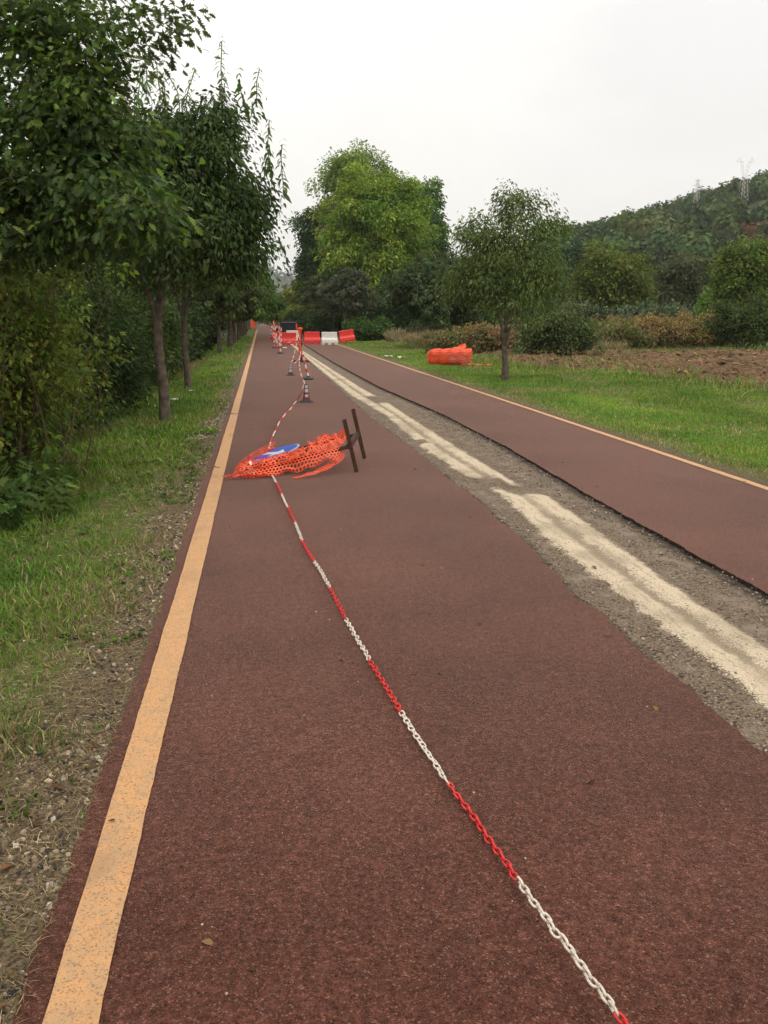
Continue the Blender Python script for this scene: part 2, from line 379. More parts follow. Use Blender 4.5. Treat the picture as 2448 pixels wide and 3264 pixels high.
M_REFL = mat('grey_sheeting', (.42, .43, .45), .35, .5, var=(60, .15))
M_BLUE = mat('sign_blue', (.015, .085, .48), .3, .5, var=(12, .25))
M_SIGNW = mat('sign_white', (.62, .66, .68), .3, .5, var=(15, .2))
M_STEEL = mat('grey_steel', (.30, .30, .30), .45, .5, metal=.4, var=(20, .2))
M_BLACK = mat('black_panel', (.022, .023, .026), .55, .4, var=(3, .3))
M_TAPEW = mat('tape_white', (.74, .70, .68), .45, .4, trans=.2)
M_TAPER = mat('tape_red', (.66, .05, .05), .45, .4, trans=.2)
M_CLEAR = mat('pale_core', (.45, .30, .27), .5, .3, var=(30, .2))
M_WALLW = mat('plaster_white', (.66, .63, .58), .9, .2, var=(2, .1))
M_ROOF = mat('roof_tile', (.30, .13, .08), .9, .2, var=(6, .3))
M_FENCE = mat('fence_screen', (.05, .085, .075), .8, .2, var=(3, .3))
M_MOUNT = mat('mountain_rock', (.13, .15, .14), 1, .05, var=(.01, .3))
M_HILL = mat('hill_cover', (.045, .065, .028), 1, .05, var=(.06, .6))
M_PYLON = mat('hazed_pylon_steel', (.62, .58, .57), .6, .4)  # steel paled, distance haze put into the colour

# ================================================================== STRUCTURE
def rise(y): return 1.5*sstep(95, 290, y)
def prof(x): return np.interp(x, [25, 45, 84, 105, 126, 152, 200, 300], [0, 3.5, 16, 22, 26, 34.5, 47.5, 60])
ROADL, ROADR = -0.585, 4.57
def gz(x, y):
    x = np.asarray(x, float); y = np.asarray(y, float)
    z = rise(y)
    l = -x
    z = z-0.10*sstep(.9, 1.8, l)-.30*sstep(1.7, 3.2, l)-.35*sstep(3, 6, l)
    z = z+(fbm(x*1.7, y*1.7, 3)-.47)*.09*sstep(.55, 1.0, np.where(x < 2, l, x-4.05))*1.0
    z = z+(fbm(x*.5, y*.5, 9)-.47)*.20*sstep(.8, 2.5, np.where(x < 2, l, x-4.4))
    z = np.where((x > ROADL+.02) & (x < ROADR-.02), rise(y)-.12, z)
    z = z+sstep(105, 250, y)*prof(x)*sstep(1400, 700, y)
    z = z+sstep(-60, -200, x)*8*sstep(100, 300, y)
    return z
def grid(name, xs, ys, fz, material, **kw):
    X, Y = np.meshgrid(xs, ys); Z = fz(X, Y); nx = len(xs)
    i = (np.arange(len(ys)-1)[:, None]*nx+np.arange(nx-1)[None]).ravel()
    b = Buf(); b.add(np.stack([X, Y, Z], -1), np.stack([i, i+1, i+nx+1, i+nx], 1)); o = b.build(name, material, smooth=True)
    return tag(o, **kw)
def steps(*segs):
    r = [np.arange(a, b, s) for a, b, s in segs]; return np.concatenate(r+[[segs[-1][1]]])
xs = np.concatenate([[-3600, -1500, -700, -400], steps((-250, -60, 12), (-60, -12, 3), (-12, -4, .5), (-4, -.62, .075)), [-.60, ROADL+.015, ROADL+.03, 1, 2.5, 4, ROADR-.03, ROADR-.015, ROADR+.01],
                     steps((ROADR+.04, 8, .09), (8, 14, .3), (14, 60, 2), (60, 320, 8)), [500, 900, 1800, 3600]])
ys = np.concatenate([[-60, -20], steps((-5, 0, .6), (0, 10, .085), (10, 20, .16), (20, 50, .45), (50, 120, 2), (120, 420, 8)), [600, 900, 1400, 2200, 3400, 7000]])
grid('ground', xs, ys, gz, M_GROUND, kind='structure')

# ploughed field to the right
def fld(x, y):
    e = sstep(7.2, 9.2, x+.3*(y-28)*(y < 28)+fbm(x*.4, y*.4, 5)*1.2-.5)*sstep(40, 35.5, y+fbm(x, y, 6))*sstep(15.5, 18, y)*sstep(36, 33, x)
    n = fbm(x*1.5, y*2.4, 31, 5)
    return gz(x, y)-.12+e*(.12+(n-.35)*.55+.10*np.abs(fbm(x*4.5, y*5, 33, 3)-.45))
grid('ploughed_field', steps((6.5, 12, .1), (12, 20, .14), (20, 37, .35)), steps((14, 30, .11), (30, 41, .2)), fld, M_FIELD, kind='structure')

# road slabs with ragged inner edges
TL = ([0, 4.5, 5.7, 7.3, 10.2, 12.8, 16.6, 30, 44, 60], [1.76, 1.69, 1.77, 1.77, 1.73, 1.66, 1.65, 1.66, 1.58, 1.55])
TR = ([0, 4.3, 5.5, 7.2, 10.1, 13.8, 20, 30, 44, 60], [2.80, 2.76, 2.77, 2.79, 2.88, 2.86, 2.60, 2.51, 2.52, 2.54])
CL = ([0, 4.4, 5.6, 7.3, 8.1, 10.2, 13.9, 17.5, 30, 60], [1.98, 1.95, 1.94, 2.04, 1.96, 1.88, 1.94, 1.77, 1.75, 1.75])
CRR = ([0, 4.4, 5.6, 7.2, 7.7, 10.2, 13.9, 16.4, 19.4, 29.5, 44, 60], [2.33, 2.31, 2.37, 2.43, 2.33, 2.29, 2.27, 2.27, 2.18, 2.09, 1.96, 1.92])
TEND = 56.0
ry = steps((-2, 12, .022), (12, 30, .08), (30, 60, .3), (60, 300, 4))
def rag(y, s, a=.022): return (fbm(y*3.1, y*0+s, s, 5)-.47)*a*2.2+(vnoise(y*22, y*0, s+3)-.5)*a*.7
def tl(y): return np.where(y < TEND, np.interp(y, *TL), 2.6)+rag(y, 1, .03)
def trr(y): return np.where(y < TEND, np.interp(y, *TR), 2.6)+rag(y, 2, .016)
def roadside(y): return 0.0
def slab(b, xa, xb, y, side_a, side_b, z0=0.0, dep=.14):
    z = rise(y)+z0; k = len(y)
    V = [np.stack([xa, y, z-dep], 1), np.stack([xa, y, z], 1), np.stack([xb, y, z], 1), np.stack([xb, y, z-dep], 1)]
    i = np.arange(k-1)
    fs = [np.stack([k+i, 2*k+i, 2*k+i+1, k+i+1], 1)]
    b.add(np.concatenate(V), fs[0])
    b.add(np.concatenate(V), np.concatenate([np.stack([i, k+i, k+i+1, i+1], 1), np.stack([2*k+i, 3*k+i, 3*k+i+1, 2*k+i+1], 1)]), mat=1)
b = Buf()
slab(b, ROADL+rag(ry, 5, .02), tl(ry), ry, True, True)
yr = ry[ry <= 300]
slab(b, np.where(yr < TEND, trr(yr), tl(yr)+.0005), ROADR+rag(yr, 6, .01)-1.2*sstep(100, 200, yr), yr, True, True, -.0006)
tag(b.build('cycle_path', [M_ROAD, mat('exposed_base', (.05, .036, .03), .95, .1, bump=(60, .9, .02), var=(30, .6))]), kind='structure')
# trench between them
ty = steps((-2, 12, .05), (12, TEND+.5, .2)); q = np.linspace(0, 1, 29)
a0, a1 = np.interp(ty, *TL)-.10, np.interp(ty, *TR)+.10; c0, c1 = np.interp(ty, *CL), np.interp(ty, *CRR)
X = a0[:, None]+(a1-a0)[:, None]*q[None]; Y = np.repeat(ty[:, None], len(q), 1)
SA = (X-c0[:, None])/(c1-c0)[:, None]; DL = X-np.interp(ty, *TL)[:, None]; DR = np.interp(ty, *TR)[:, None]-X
Z = rise(Y)-.012-.014*sstep(.45, .02, DR)+.010*sstep(-.1, .15, SA)*sstep(1.1, .85, SA)+(fbm(X*14, Y*14, 40, 4)-.47)*.022-.008*sstep(.3, .45, SA)*sstep(.7, .55, SA)
Z = Z-.012*sstep(.12, .0, DL)
nx = len(q); i = (np.arange(len(ty)-1)[:, None]*nx+np.arange(nx-1)[None]).ravel()
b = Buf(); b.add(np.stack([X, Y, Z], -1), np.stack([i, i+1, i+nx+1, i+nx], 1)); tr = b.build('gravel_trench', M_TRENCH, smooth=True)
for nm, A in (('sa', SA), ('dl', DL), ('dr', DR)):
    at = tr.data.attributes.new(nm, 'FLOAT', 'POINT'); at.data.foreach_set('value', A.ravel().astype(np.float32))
tag(tr, kind='structure')
# painted edge lines
def line(name, x0, x1, y0, y1, rg=.004, z=.004, bend=0):
    yy = ry[(ry >= y0) & (ry <= y1)] if y1-y0 > 10 else np.linspace(y0, y1, 4)
    b = Buf(); k = len(yy); sh = bend*sstep(100, 200, yy)
    xa, xb = x0+rag(yy, 8, rg)+sh, x1+rag(yy, 11, rg)+sh; zz = rise(yy)+z
    i = np.arange(k-1)
    b.add(np.concatenate([np.stack([xa, yy, zz], 1), np.stack([xb, yy, zz], 1)]), np.stack([i, k+i, k+i+1, i+1], 1))
    return tag(b.build(name, M_STRIPE), kind='structure')
line('edge_line', -.515, -.395, -2, 290)
line('edge_line', 4.44, 4.53, -2, 98)
for a in (92, 101, 112, 124, 138, 154): line('centre_line', 2.35, 2.46, a, a+6)

# far hill and mountain
def hillf(x, y): return -2+118*np.exp(-((x+125)/260)**2)*sstep(1360, 1660, y)*sstep(2100, 1680, y)*(.9+.2*fbm(x/40, y/40, 4))
grid('hill', steps((-680, 600, 15)), steps((1330, 2100, 30)), hillf, M_HILL, kind='structure')
def mtf(x, y):
    r = np.sqrt(((x-570)/660)**2+((y-6000)/760)**2); return -3+770*np.clip(1-r, 0, 1)**1.05*(.9+.2*fbm(x/120, y/120, 8))
grid('mountain', steps((-160, 1280, 36)), steps((5200, 6780, 50)), mtf, M_MOUNT, kind='structure')

# ================================================================== FOLIAGE
def palette(n, base, var=.25, hue=.12, r=None):
    r = r or rng; c = np.asarray(base, float)[None]*np.exp(r.normal(0, var, (n, 1))); c = c*(1+r.normal(0, hue, (n, 3))*[1, .35, 1]); return np.clip(c, .004, .9)
def rdir(n, r):
    v = r.normal(size=(n, 3)); return unit(v)
def leaves(b, cen, crad, nper, llen, shape, base, r, droop=.5, flat=.75, var=.2, cvar=.18, tip=None, tipfrac=0., centre=None, upb=.8):
    cen = np.asarray(cen, float); nC = len(cen); crad = np.broadcast_to(crad, (nC,))
    idx = np.repeat(np.arange(nC), nper); n = len(idx)
    d = rdir(n, r); rr = r.random(n)**.45
    off = d*rr[:, None]*crad[idx][:, None]*[1, 1, flat]
    P = cen[idx]+off
    out = off+(P-centre)*.15 if centre is not None else off
    ax = unit(unit(out)*[1, 1, .5]+r.normal(0, .45, (n, 3)))+[0, 0, -droop]
    nm = np.array([0, 0, upb])+unit(out)*.25+r.normal(0, .75, (n, 3))
    cb = palette(nC, base, cvar, .10, r)[idx]*np.exp(r.normal(0, var, (n, 1)))
    if tip is not None and tipfrac > 0:
        t = (r.random(nC) < tipfrac)[idx] & (r.random(n) < .75); cb[t] = palette(t.sum(), tip, .2, .12, r)
    S = llen*np.exp(r.normal(0, .22, n))
    scatter(b, shape[0], shape[1], P, frames(unit(ax), nm), S, np.clip(cb, .003, .8))
def lobe_pts(lobes, n, r, shell=.55, low=-.9):
    W = np.array([l[6] if len(l) > 6 else l[3]*l[4]*l[5] for l in lobes]); k = r.choice(len(lobes), n, p=W/W.sum())
    L = np.array([l[:6] for l in lobes])[k]; d = rdir(n*3, r); d = d[d[:, 2] > low][:n]
    rr = shell+(1-shell)*r.random(n); ph = L[:, :3].sum(1)*5
    rr = rr*(1+.16*np.sin(d[:, 0]*5+ph)*np.sin(d[:, 1]*4+1.3*ph)+.13*np.sin(d[:, 2]*8+d[:, 0]*6+ph))*np.where(r.random(n) < .06, 1.18, 1)
    return L[:, :3]+d*L[:, 3:6]*rr[:, None]
def make_tree(name, label, cat, base, th, tr, lobes, ncl, crad, nper, llen, shape, colour, seed, group=None, bark=None, droop=.5, flat=.75,
              tip=None, tipfrac=0., lean=(0, 0), shell=.45, limbs=26, leafmat=None, low=-.9, cvar=.2, forks=None, var=.2, sprig=0, shoots=()):
    """lobes in coordinates local to the tree base"""
    r = np.random.default_rng(seed)
    t = empty(name, base, label=label, cat=cat, group=group)
    cen = lobe_pts(lobes, ncl, r, shell, low)
    L = np.array([l[:3] for l in lobes]); ctr = L.mean(0)
    b = Buf()
    leaves(b, cen, crad*np.exp(r.normal(0, .25, ncl)), nper, llen, shape, colour, r, droop, flat, var, cvar, tip, tipfrac, ctr)
    ts = []; base_ = np.array(base, float)
    if sprig or shoots:   # upright shoots with paired hanging leaves
        top = cen[np.argsort(-(cen[:, 2]+r.normal(0, .35, len(cen))))[:sprig*3]]
        top = [(p, r.uniform(.25, .6)) for p in (top[r.choice(len(top), sprig, replace=False)] if sprig else [])]
        for u_, v0_, v1_, Y_ in shoots: q_ = pos(u_, v0_, Y_); top.append((q_-base_, pos(u_, v1_, Y_)[2]-q_[2]))
        for p, h in top:
            k = int(h/.05); s = np.linspace(0, 1, k)
            px = p+np.stack([r.normal(0, .07)*s**2+.02*np.sin(s*5+r.random()*6), r.normal(0, .07)*s, h*s], 1)+[0, 0, .12]; ts.append(px)
            for sg in (1, -1):
                a = r.normal(0, .6)+r.normal(0, .55, k); ax = np.stack([np.cos(a)*sg, np.sin(a)*sg, r.normal(.05, .25, k)-.55*(1-s)], 1)
                scatter(b, SHOOT[0], SHOOT[1], px+r.normal(0, .008, px.shape), frames(unit(ax), np.tile([0, 0, 1.], (k, 1))+.35*r.normal(size=(k, 3))), llen*(1.9-.9*s)*r.uniform(.65, 1.15, k), palette(k, np.array(colour)*1.6, .15, .1, r)*(1+.9*s[:, None]))
    b.build('crown', leafmat or M_LEAF, t)
    b = Buf(); top = np.array([lean[0], lean[1], th]); s = np.linspace(0, 1, 9)[:, None]
    path = s*top+np.concatenate([.04*np.sin(s*5+seed)*tr*6, .04*np.cos(s*4+seed)*tr*6, 0*s], 1)*s*(1-s)*4
    rad = tr*(1.0-.30*s[:, 0]); rad[0] *= 1.28; path[0, 2] = -.35
    tube(b, path, rad, 12)
    forks = forks or [(0, 0, 1.)]
    zt = max(l[2] for l in lobes); tips = []
    for fx, fy, fl in forks:
        e = top+np.array([fx, fy, (zt-th)*fl]); s5 = np.linspace(0, 1, 7)[:, None]
        pth = top+(e-top)*s5+np.array([fx, fy, 0])*(.35*s5*(1-s5)); pth = pth+r.normal(0, .02, pth.shape)*s5*(zt-th)*.6; pth[0] = path[-1]-[0, 0, .05]
        tube(b, pth, tr*.68*(1-.85*s5[:, 0])/len(forks)**.35, 8); tips.append(pth)
    for c in cen[r.choice(len(cen), min(limbs, len(cen)), replace=False)]:
        P = tips[np.argmin([np.linalg.norm(p[3]-c) for p in tips])]; cand = P[P[:, 2] < c[2]+.1]; st = cand[-1 if len(cand) < 3 else r.integers(len(cand)//2, len(cand))] if len(cand) else path[-1]
        s5 = np.linspace(0, 1, 5)[:, None]; d = c-st; pth = st+d*s5+np.array([0, 0, -1])*(s5*(1-s5))*np.linalg.norm(d)*.25
        tube(b, pth, (tr*.17*(1-.85*s5[:, 0])).clip(.005), 5, cap=False)
    for px in ts: tube(b, px[::3], .007, 4, cap=False)
    b.build('trunk', bark or M_BARK, t, smooth=True)
    return t

HACK = (.052, .088, .026)      # dark leaves of the avenue trees
def avenue(label, x, y, seed, lo=1.9, hi=4.9, rx=1.75, ncl=300, nper=60, llen=.085, shape=OVATE, cx=.25, tr=.105, col=HACK, sprig=0, group='avenue trees', xl=(), crr=.30, **kw):
    h = hi-lo
    lobes = [(cx, 0, lo+h*.42, rx, rx*.95, h*.42), (cx+.1, -.2, lo+h*.70, rx*.72, rx*.7, h*.36), (cx-.5*rx, .1, lo+h*.5, rx*.6, rx*.6, h*.3), (cx+.5*rx, 0, lo+h*.36, rx*.55, rx*.55, h*.28)]
    lobes += list(xl)
    return make_tree('roadside_tree', label, 'tree', (x, y, float(gz(x, y))), lo-.35, tr, lobes, ncl, crr, nper, llen, shape, col, seed, group=group,
                     forks=[(-.45, .1, .8), (.5, -.1, .95), (.1, .3, 1.)], sprig=sprig, lean=(-.02, .0), droop=.85, flat=.8, **kw)
GL = 'trees lining the left verge'
avenue('nearest tree of the left avenue with tall leafy shoots above its dark crown', -1.49, 13.75, 101, 1.85, 4.15, 1.35, 620, 50, .078, cx=.22, tr=.088, sprig=2, crr=.34, shoots=((484, 245, 98, 13.7), (527, 250, 172, 13.8), (552, 250, 165, 13.7), (583, 385, 275, 13.7), (610, 440, 325, 13.7), (571, 400, 345, 13.6), (405, 270, 165, 13.9), (391, 270, 180, 14), (352, 270, 160, 13.8), (363, 300, 178, 13.8), (300, 240, 150, 13.9), (478, 260, 180, 13.8), (318, 230, 140, 14), (545, 270, 215, 13.7)), xl=[(.88, 0, 4.05, .46, .5, .46, 1.0), (1.24, 0, 3.2, .42, .5, .55, 1.0), (.0, .2, 4.0, .7, .7, .55, 1.4), (-.9, .3, 4.0, .7, .7, .7, 1.5), (1.18, 0, 2.6, .45, .5, .45, .8), (.6, -.1, 3.9, .5, .5, .4, .7)], group=GL, tip=(.075, .11, .035), tipfrac=.12)
avenue('second tree of the left avenue, slim trunk just behind the nearest one', -1.64, 20.2, 102, 1.9, 5.0, 1.7, 420, 60, .09, cx=.0, tr=.082, sprig=8, group=GL)
avenue('short olive green tree third along the left verge, beside dry grass', -1.85, 41.5, 103, 1.5, 4.1, 1.9, 300, 60, .13, OVAL, cx=.1, tr=.11, col=(.072, .095, .032), group=GL)
avenue('bright green tree leaning over the path edge, fourth in the left avenue', -1.6, 48.5, 104, 1.7, 4.5, 1.8, 420, 60, .14, OVAL, cx=.55, tr=.16, col=(.085, .155, .034), group=GL)
ordn = ['fifth', 'sixth', 'seventh', 'eighth', 'ninth', 'tenth', 'eleventh', 'twelfth', 'thirteenth']
for k, (y, hi) in enumerate(zip((56, 63, 71, 79, 88, 98, 110, 124, 140), (4.0, 4.4, 4.6, 5.0, 5.2, 5.6, 6.0, 6.4, 6.8))):
    avenue(f'dark trunked tree {ordn[k]} along the left verge counting away from the camera', -1.6+.15*math.sin(k*2.1), y, 110+k, 1.6, hi, 2.2, 220, 40, .22, QUAD, cx=.45, tr=.15, col=(.058, .095, .028), limbs=10, group=GL)
avenue('unseen tree added left behind the camera to shade the foreground', -2.1, -2.4, 131, 2.5, 6.6, 2.6, 260, 60, .11, cx=.5, tr=.12, group=GL)  # added out of view, darkens the near path and verge
avenue('second unseen tree added farther back on the left for foreground shade', -2.0, -8.6, 132, 2.5, 6.4, 2.4, 220, 50, .12, cx=.3, tr=.12, group=GL)  # extra unseen crown, put in for foreground shade
# right row
avenue('unseen tree added on the right behind the camera to shade the foreground', 5.6, -4.5, 133, 2.4, 8.2, 3.6, 420, 60, .13, cx=-.9, tr=.17, group='trees lining the right verge')  # unseen crown added to keep light off the near asphalt
GR = 'trees lining the right verge'
avenue('single round crowned tree on the right verge behind the orange roll', 5.95, 21.3, 201, 1.2, 4.25, 1.38, 480, 42, .078, cx=.0, crr=.33, xl=[(.1, 0, 4.2, .55, .5, .45, .6), (-.75, 0, 3.5, .55, .5, .35, .7), (1.0, 0, 3.6, .5, .5, .35, .7), (-.9, .2, 2.3, .8, .7, .45, 1.3), (.95, 0, 2.5, .5, .6, .4, .8)], tr=.10, group=GR, col=(.105, .145, .046), shell=.35, var=.25)
avenue('grey green broad tree behind the orange roll, left of the lone verge tree', 9.6, 44, 202, 1.3, 4.6, 2.5, 420, 60, .14, OVAL, cx=-1.0, tr=.10, col=(.060, .085, .036), group=GR)
avenue('pale slender trunk tree behind the white road barrier', 6.0, 64, 203, 1.8, 5.0, 2.0, 320, 44, .17, OVAL, tr=.10, col=(.066, .085, .045), group=GR, bark=M_BARKPALE, tip=(.17, .14, .10), tipfrac=.12)
for k, (y, c, lb) in enumerate(((74, (.055, .075, .035), 'grey leaved tree behind the second red barrier'), (88, (.085, .105, .030), 'thin leaning dark trunk tree right of the black container'),
                            (103, (.14, .165, .032), 'dark trunk tree close behind the black container'), (120, (.17, .20, .035), 'yellow green low tree above the black container'),
                            (138, (.15, .17, .035), 'yellowish tree beyond the black container where the path ends'))):
    avenue(lb, 6.0-.5*k*.3, y, 210+k, 1.9, 5.4+.35*k, 2.3+.2*k, 240, 40, .22, QUAD, tr=.11, col=c, group=GR, limbs=12)

# big trees in the middle distance
def big(label, u, v_top, Y, wpx, zlo, seed, col, ncl, nper, llen, tip=None, tf=0, lob=None, bark=None, cr=.85, shell=.6, name='broadleaf_tree', tr=.3, th=None, group=None):
    p = pos(u, v_top, Y); wd = wpx*K/F*Y; zt = p[2]; zb = zlo; h = zt-zb; r0 = wd/2
    g0 = float(gz(p[0], Y))
    r = np.random.default_rng(seed)
    if lob is None:
        rz_ = min(r0*1.05, h*.48)
        lob = [(0, 0, zt-rz_, r0*.88, r0*.88, rz_), (0, 0, zb+(h-rz_)*.5, r0*.85, r0*.85, max(.3, (h-rz_)*.55))]
        for k in range(8):
            a = k*2.4; lob.append((math.cos(a)*r0*.5, math.sin(a)*r0*.5, zb+h*(.22+.085*k), r0*.42, r0*.42, h*.17))
        lob += [(r0*.35, 0, zt-rz_*.35, r0*.4, r0*.4, rz_*.33), (-r0*.38, .2, zt-rz_*.5, r0*.4, r0*.4, rz_*.36)]
    lob = [(a, b_, c-g0, d, e, f_) for a, b_, c, d, e, f_ in lob]
    return make_tree(name, label, 'tree', (p[0], Y, g0), th or h*.3, tr, lob, ncl, cr, nper, llen, OVAL if llen < .3 else QUAD, col, seed, bark=bark or M_BARKPALE, tip=tip, tipfrac=tf, shell=shell,
                     leafmat=M_LEAF, droop=.5, forks=[(-r0*.3, 0, .8), (r0*.3, .2, .7), (0, -.3, 1.)], limbs=30, group=group, cvar=.22)
big('broad yellow green maple in the middle of the tree group behind the barriers', 812, 372, 75, 232, .9, 301, (.135, .215, .032), 760, 110, .21, tip=(.26, .34, .045), tf=.35, tr=.32, th=6)
big('tallest tree with light green top standing behind the yellow green maple', 770, 325, 98, 185, 7, 302, (.135, .205, .045), 420, 80, .26, tip=(.25, .28, .06), tf=.3, tr=.3, th=8, cr=1.0)
big('narrow dark green tree on the left of the central tree group', 682, 448, 102, 88, .8, 303, (.042, .085, .028), 330, 70, .28, tr=.25, th=3)
big('dark green tree on the right shoulder of the yellow green maple', 890, 388, 88, 150, 1, 304, (.070, .135, .030), 520, 70, .28, tip=(.12, .18, .035), tf=.15, tr=.3, th=4)
big('low dark bushy tree under the yellow green maple crown', 868, 622, 68, 150, -.3, 305, (.040, .072, .020), 420, 60, .22, tr=.2, th=1.2)
big('dark rounded thicket tree beside the pale dry grass', 752, 640, 82, 110, 0, 306, (.050, .080, .026), 300, 60, .24, tr=.2, th=1.2)
big('small dark tree right of the maple group with lower crown', 925, 520, 78, 90, -.2, 307, (.055, .095, .028), 300, 60, .24, tr=.2, th=1.2)
# trees towards the hill
big('round olive green tree standing alone before the wooded hill', 1320, 540, 60, 180, -.3, 311, (.095, .125, .027), 520, 75, .20, tr=.2, th=1.5, tip=(.11, .13, .028), tf=.25)
big('brownish dark tree between the olive round tree and the hill', 1480, 555, 82, 150, -.2, 312, (.075, .085, .036), 420, 60, .27, tr=.2, th=1.5)
big('tall green tree at the right edge of the photo behind the field', 1618, 525, 46, 150, .2, 313, (.095, .14, .030), 520, 70, .16, tr=.16, th=1.2, tip=(.13, .18, .035), tf=.25, cr=.6)
big('low bright green tree in front of the tall one at the right edge', 1565, 612, 50, 105, .2, 314, (.10, .17, .030), 300, 60, .16, tr=.1, th=.8, tip=(.16, .25, .04), tf=.4, cr=.55)
big('dark green tree between the lone verge tree and the round olive tree', 1190, 570, 72, 150, -.2, 315, (.038, .070, .030), 320, 60, .24, tr=.2, th=1.5)
big('bright mid green tree seen below the crown of the lone verge tree', 1035, 590, 55, 120, .2, 316, (.070, .12, .026), 300, 60, .18, tr=.12, th=1.2)
big('bluish green tree at the left foot of the wooded hill', 1245, 520, 110, 120, 0, 317, (.035, .070, .038), 300, 60, .32, tr=.25, th=2)

# shrubs
def shrub(label, x, y, rx, ry_, h, seed, col, ncl, nper, llen, shape=QUAD, name='shrub', tip=None, tf=0, cat='shrub', group=None, cr=.3, z0=None, stems=14, mt=None, bark=None, shell=.35, droop=.4, low=-.5, tone=.2):
    r = np.random.default_rng(seed); g0 = float(gz(x, y)) if z0 is None else z0
    t = empty(name, (x, y, g0), label=label, cat=cat, group=group)
    lob = [(0, 0, h*.42, rx, ry_, h*.5)]
    for k in range(6):
        a = k*2.4+seed; lob.append((math.cos(a)*rx*.6, math.sin(a)*ry_*.6, h*(.35+.09*(k % 4)), rx*.45, ry_*.45, h*.34))
    cen = lobe_pts(lob, ncl, r, shell, low); cen[:, 2] = np.maximum(cen[:, 2], .05)
    b = Buf(); leaves(b, cen, cr, nper, llen, shape, col, r, droop, .85, .22, tone, tip, tf, np.array([0, 0, h*.3])); b.build('foliage', mt or M_LEAF, t)
    if stems:
        b = Buf()
        for k in range(stems):
            c = cen[r.integers(len(cen))]; s = np.array([r.normal(0, .18)*rx, r.normal(0, .18)*ry_, -.1]); q5 = np.linspace(0, 1, 5)[:, None]
            p = s+(c-s)*q5*[1, 1, 1]; p[:, 2] += (q5*(1-q5))[:, 0]*abs(c[2])*.5; tube(b, p, .018*(1-.7*q5[:, 0]), 5, cap=False)
        b.build('stem', bark or M_BARK, t)
    return t
# hedge of tan and rust coloured bushes along the far side of the field
hx = [(1020, 716, 37, 1.9, 1.3, (.13, .14, .05), 'yellow green scrub bush just left of the lone verge tree', (.20, .14, .07)),
      (1085, 700, 37, 2.2, 1.5, (.20, .155, .07), 'tan and orange leaved bush behind the trunk of the lone verge tree', (.28, .15, .07)),
      (1200, 658, 33, 1.40, 2.05, (.080, .110, .042), 'big dark green bush right of the lone verge tree trunk', None),
      (1290, 696, 40, 2.6, 1.5, (.14, .155, .05), 'olive bush below the round olive tree', (.22, .17, .09)),
      (1365, 688, 41, 2.5, 1.5, (.155, .15, .06), 'tan bush left of the rust orange bush along the field', (.20, .14, .07)),
      (1440, 684, 41, 2.2, 1.5, (.20, .165, .068), 'rust orange bush in the middle of the hedge behind the field', (.32, .20, .085)),
      (1520, 676, 41, 2.6, 1.7, (.19, .165, .07), 'brown and tan bush at the right end of the hedge', (.28, .19, .085)),
      (1625, 640, 38, 2.0, 2.6, (.050, .075, .024), 'dark green bush at the right edge of the photo behind the field', (.09, .13, .03))]
for k, (u, v, Y, rx, hh, c, lb, tp) in enumerate(hx):
    p = pos(u, v, Y); shrub(lb, p[0], Y, rx, 1.2, p[2]-float(gz(p[0], Y))+.1, 400+k, c, 190, 75, .11, OVAL, tip=tp, tf=.45 if tp else 0, group='bushes behind the field', cr=.38)
p = pos(1480, 655, 58); b = Buf(); r = np.random.default_rng(431)
cen = np.stack([r.uniform(15, 36, 420), r.uniform(55, 61, 420), 0*r.random(420)], 1); cen[:, 2] = r.random(420)**.6*(1.7+.8*fbm(cen[:, 0]*.4, cen[:, 1], 2))
leaves(b, cen, .5, 60, .22, QUAD, (.105, .135, .085), r, -.6, 1.2, .15, .15); tag(b.build('reeds', M_LEAFFAR), 'pale grey green reeds growing behind the rust coloured hedge', 'reeds', kind='stuff')
# more scrub filling the strip between the maple group and the verge tree
for k, (u, v, Y, rx, hh, c, lb) in enumerate([(985, 640, 62, 2.6, 3, (.045, .075, .026), 'mid green bush left of the lone tree, near the small white column'),
        (940, 700, 58, 2.2, 1.6, (.045, .060, .026), 'low dark bush at the foot of the maple group'),
        (1065, 668, 48, 2.2, 1.9, (.055, .085, .030), 'green bush between orange roll and the bright mid green tree'),
        (1150, 640, 50, 2.4, 2.6, (.050, .080, .030), 'green bush behind and right of the lone verge tree'),
        (1255, 662, 50, 2.0, 1.9, (.045, .068, .03), 'dark green bush left of the olive bush behind the field'),
        (800, 690, 62, 1.5, 1.2, (.055, .11, .028), 'small bright green bush behind the tilted red barrier')]):
    p = pos(u, v, Y); shrub(lb, p[0], Y, rx, 1.4, max(.8, p[2]-float(gz(p[0], Y))), 440+k, c, 200, 60, .17, QUAD, group='bushes beyond the right verge', cr=.42)

for k, (u, v, Y, rx, hh, c, lb) in enumerate([(640, 660, 100, 2.6, 3, (.15, .175, .035), 'yellow green bush behind the black container'),
        (668, 668, 84, 2.4, 3, (.040, .062, .026), 'dark bush between the container and the second red barrier'),
        (705, 676, 76, 2.0, 2, (.050, .085, .028), 'green undergrowth bush behind the white barrier'),
        (620, 664, 150, 6.5, 4, (.10, .13, .03), 'yellow green bush closing the right side of the path end'),
        (648, 660, 128, 5, 4, (.060, .09, .03), 'green bush right of the path end')]):
    p = pos(u, v, Y); shrub(lb, p[0], Y, rx, 2.4, max(.8, p[2]-float(gz(p[0], Y))), 470+k, c, 200, 60, .22, QUAD, group='bushes beyond the right verge', cr=.55)
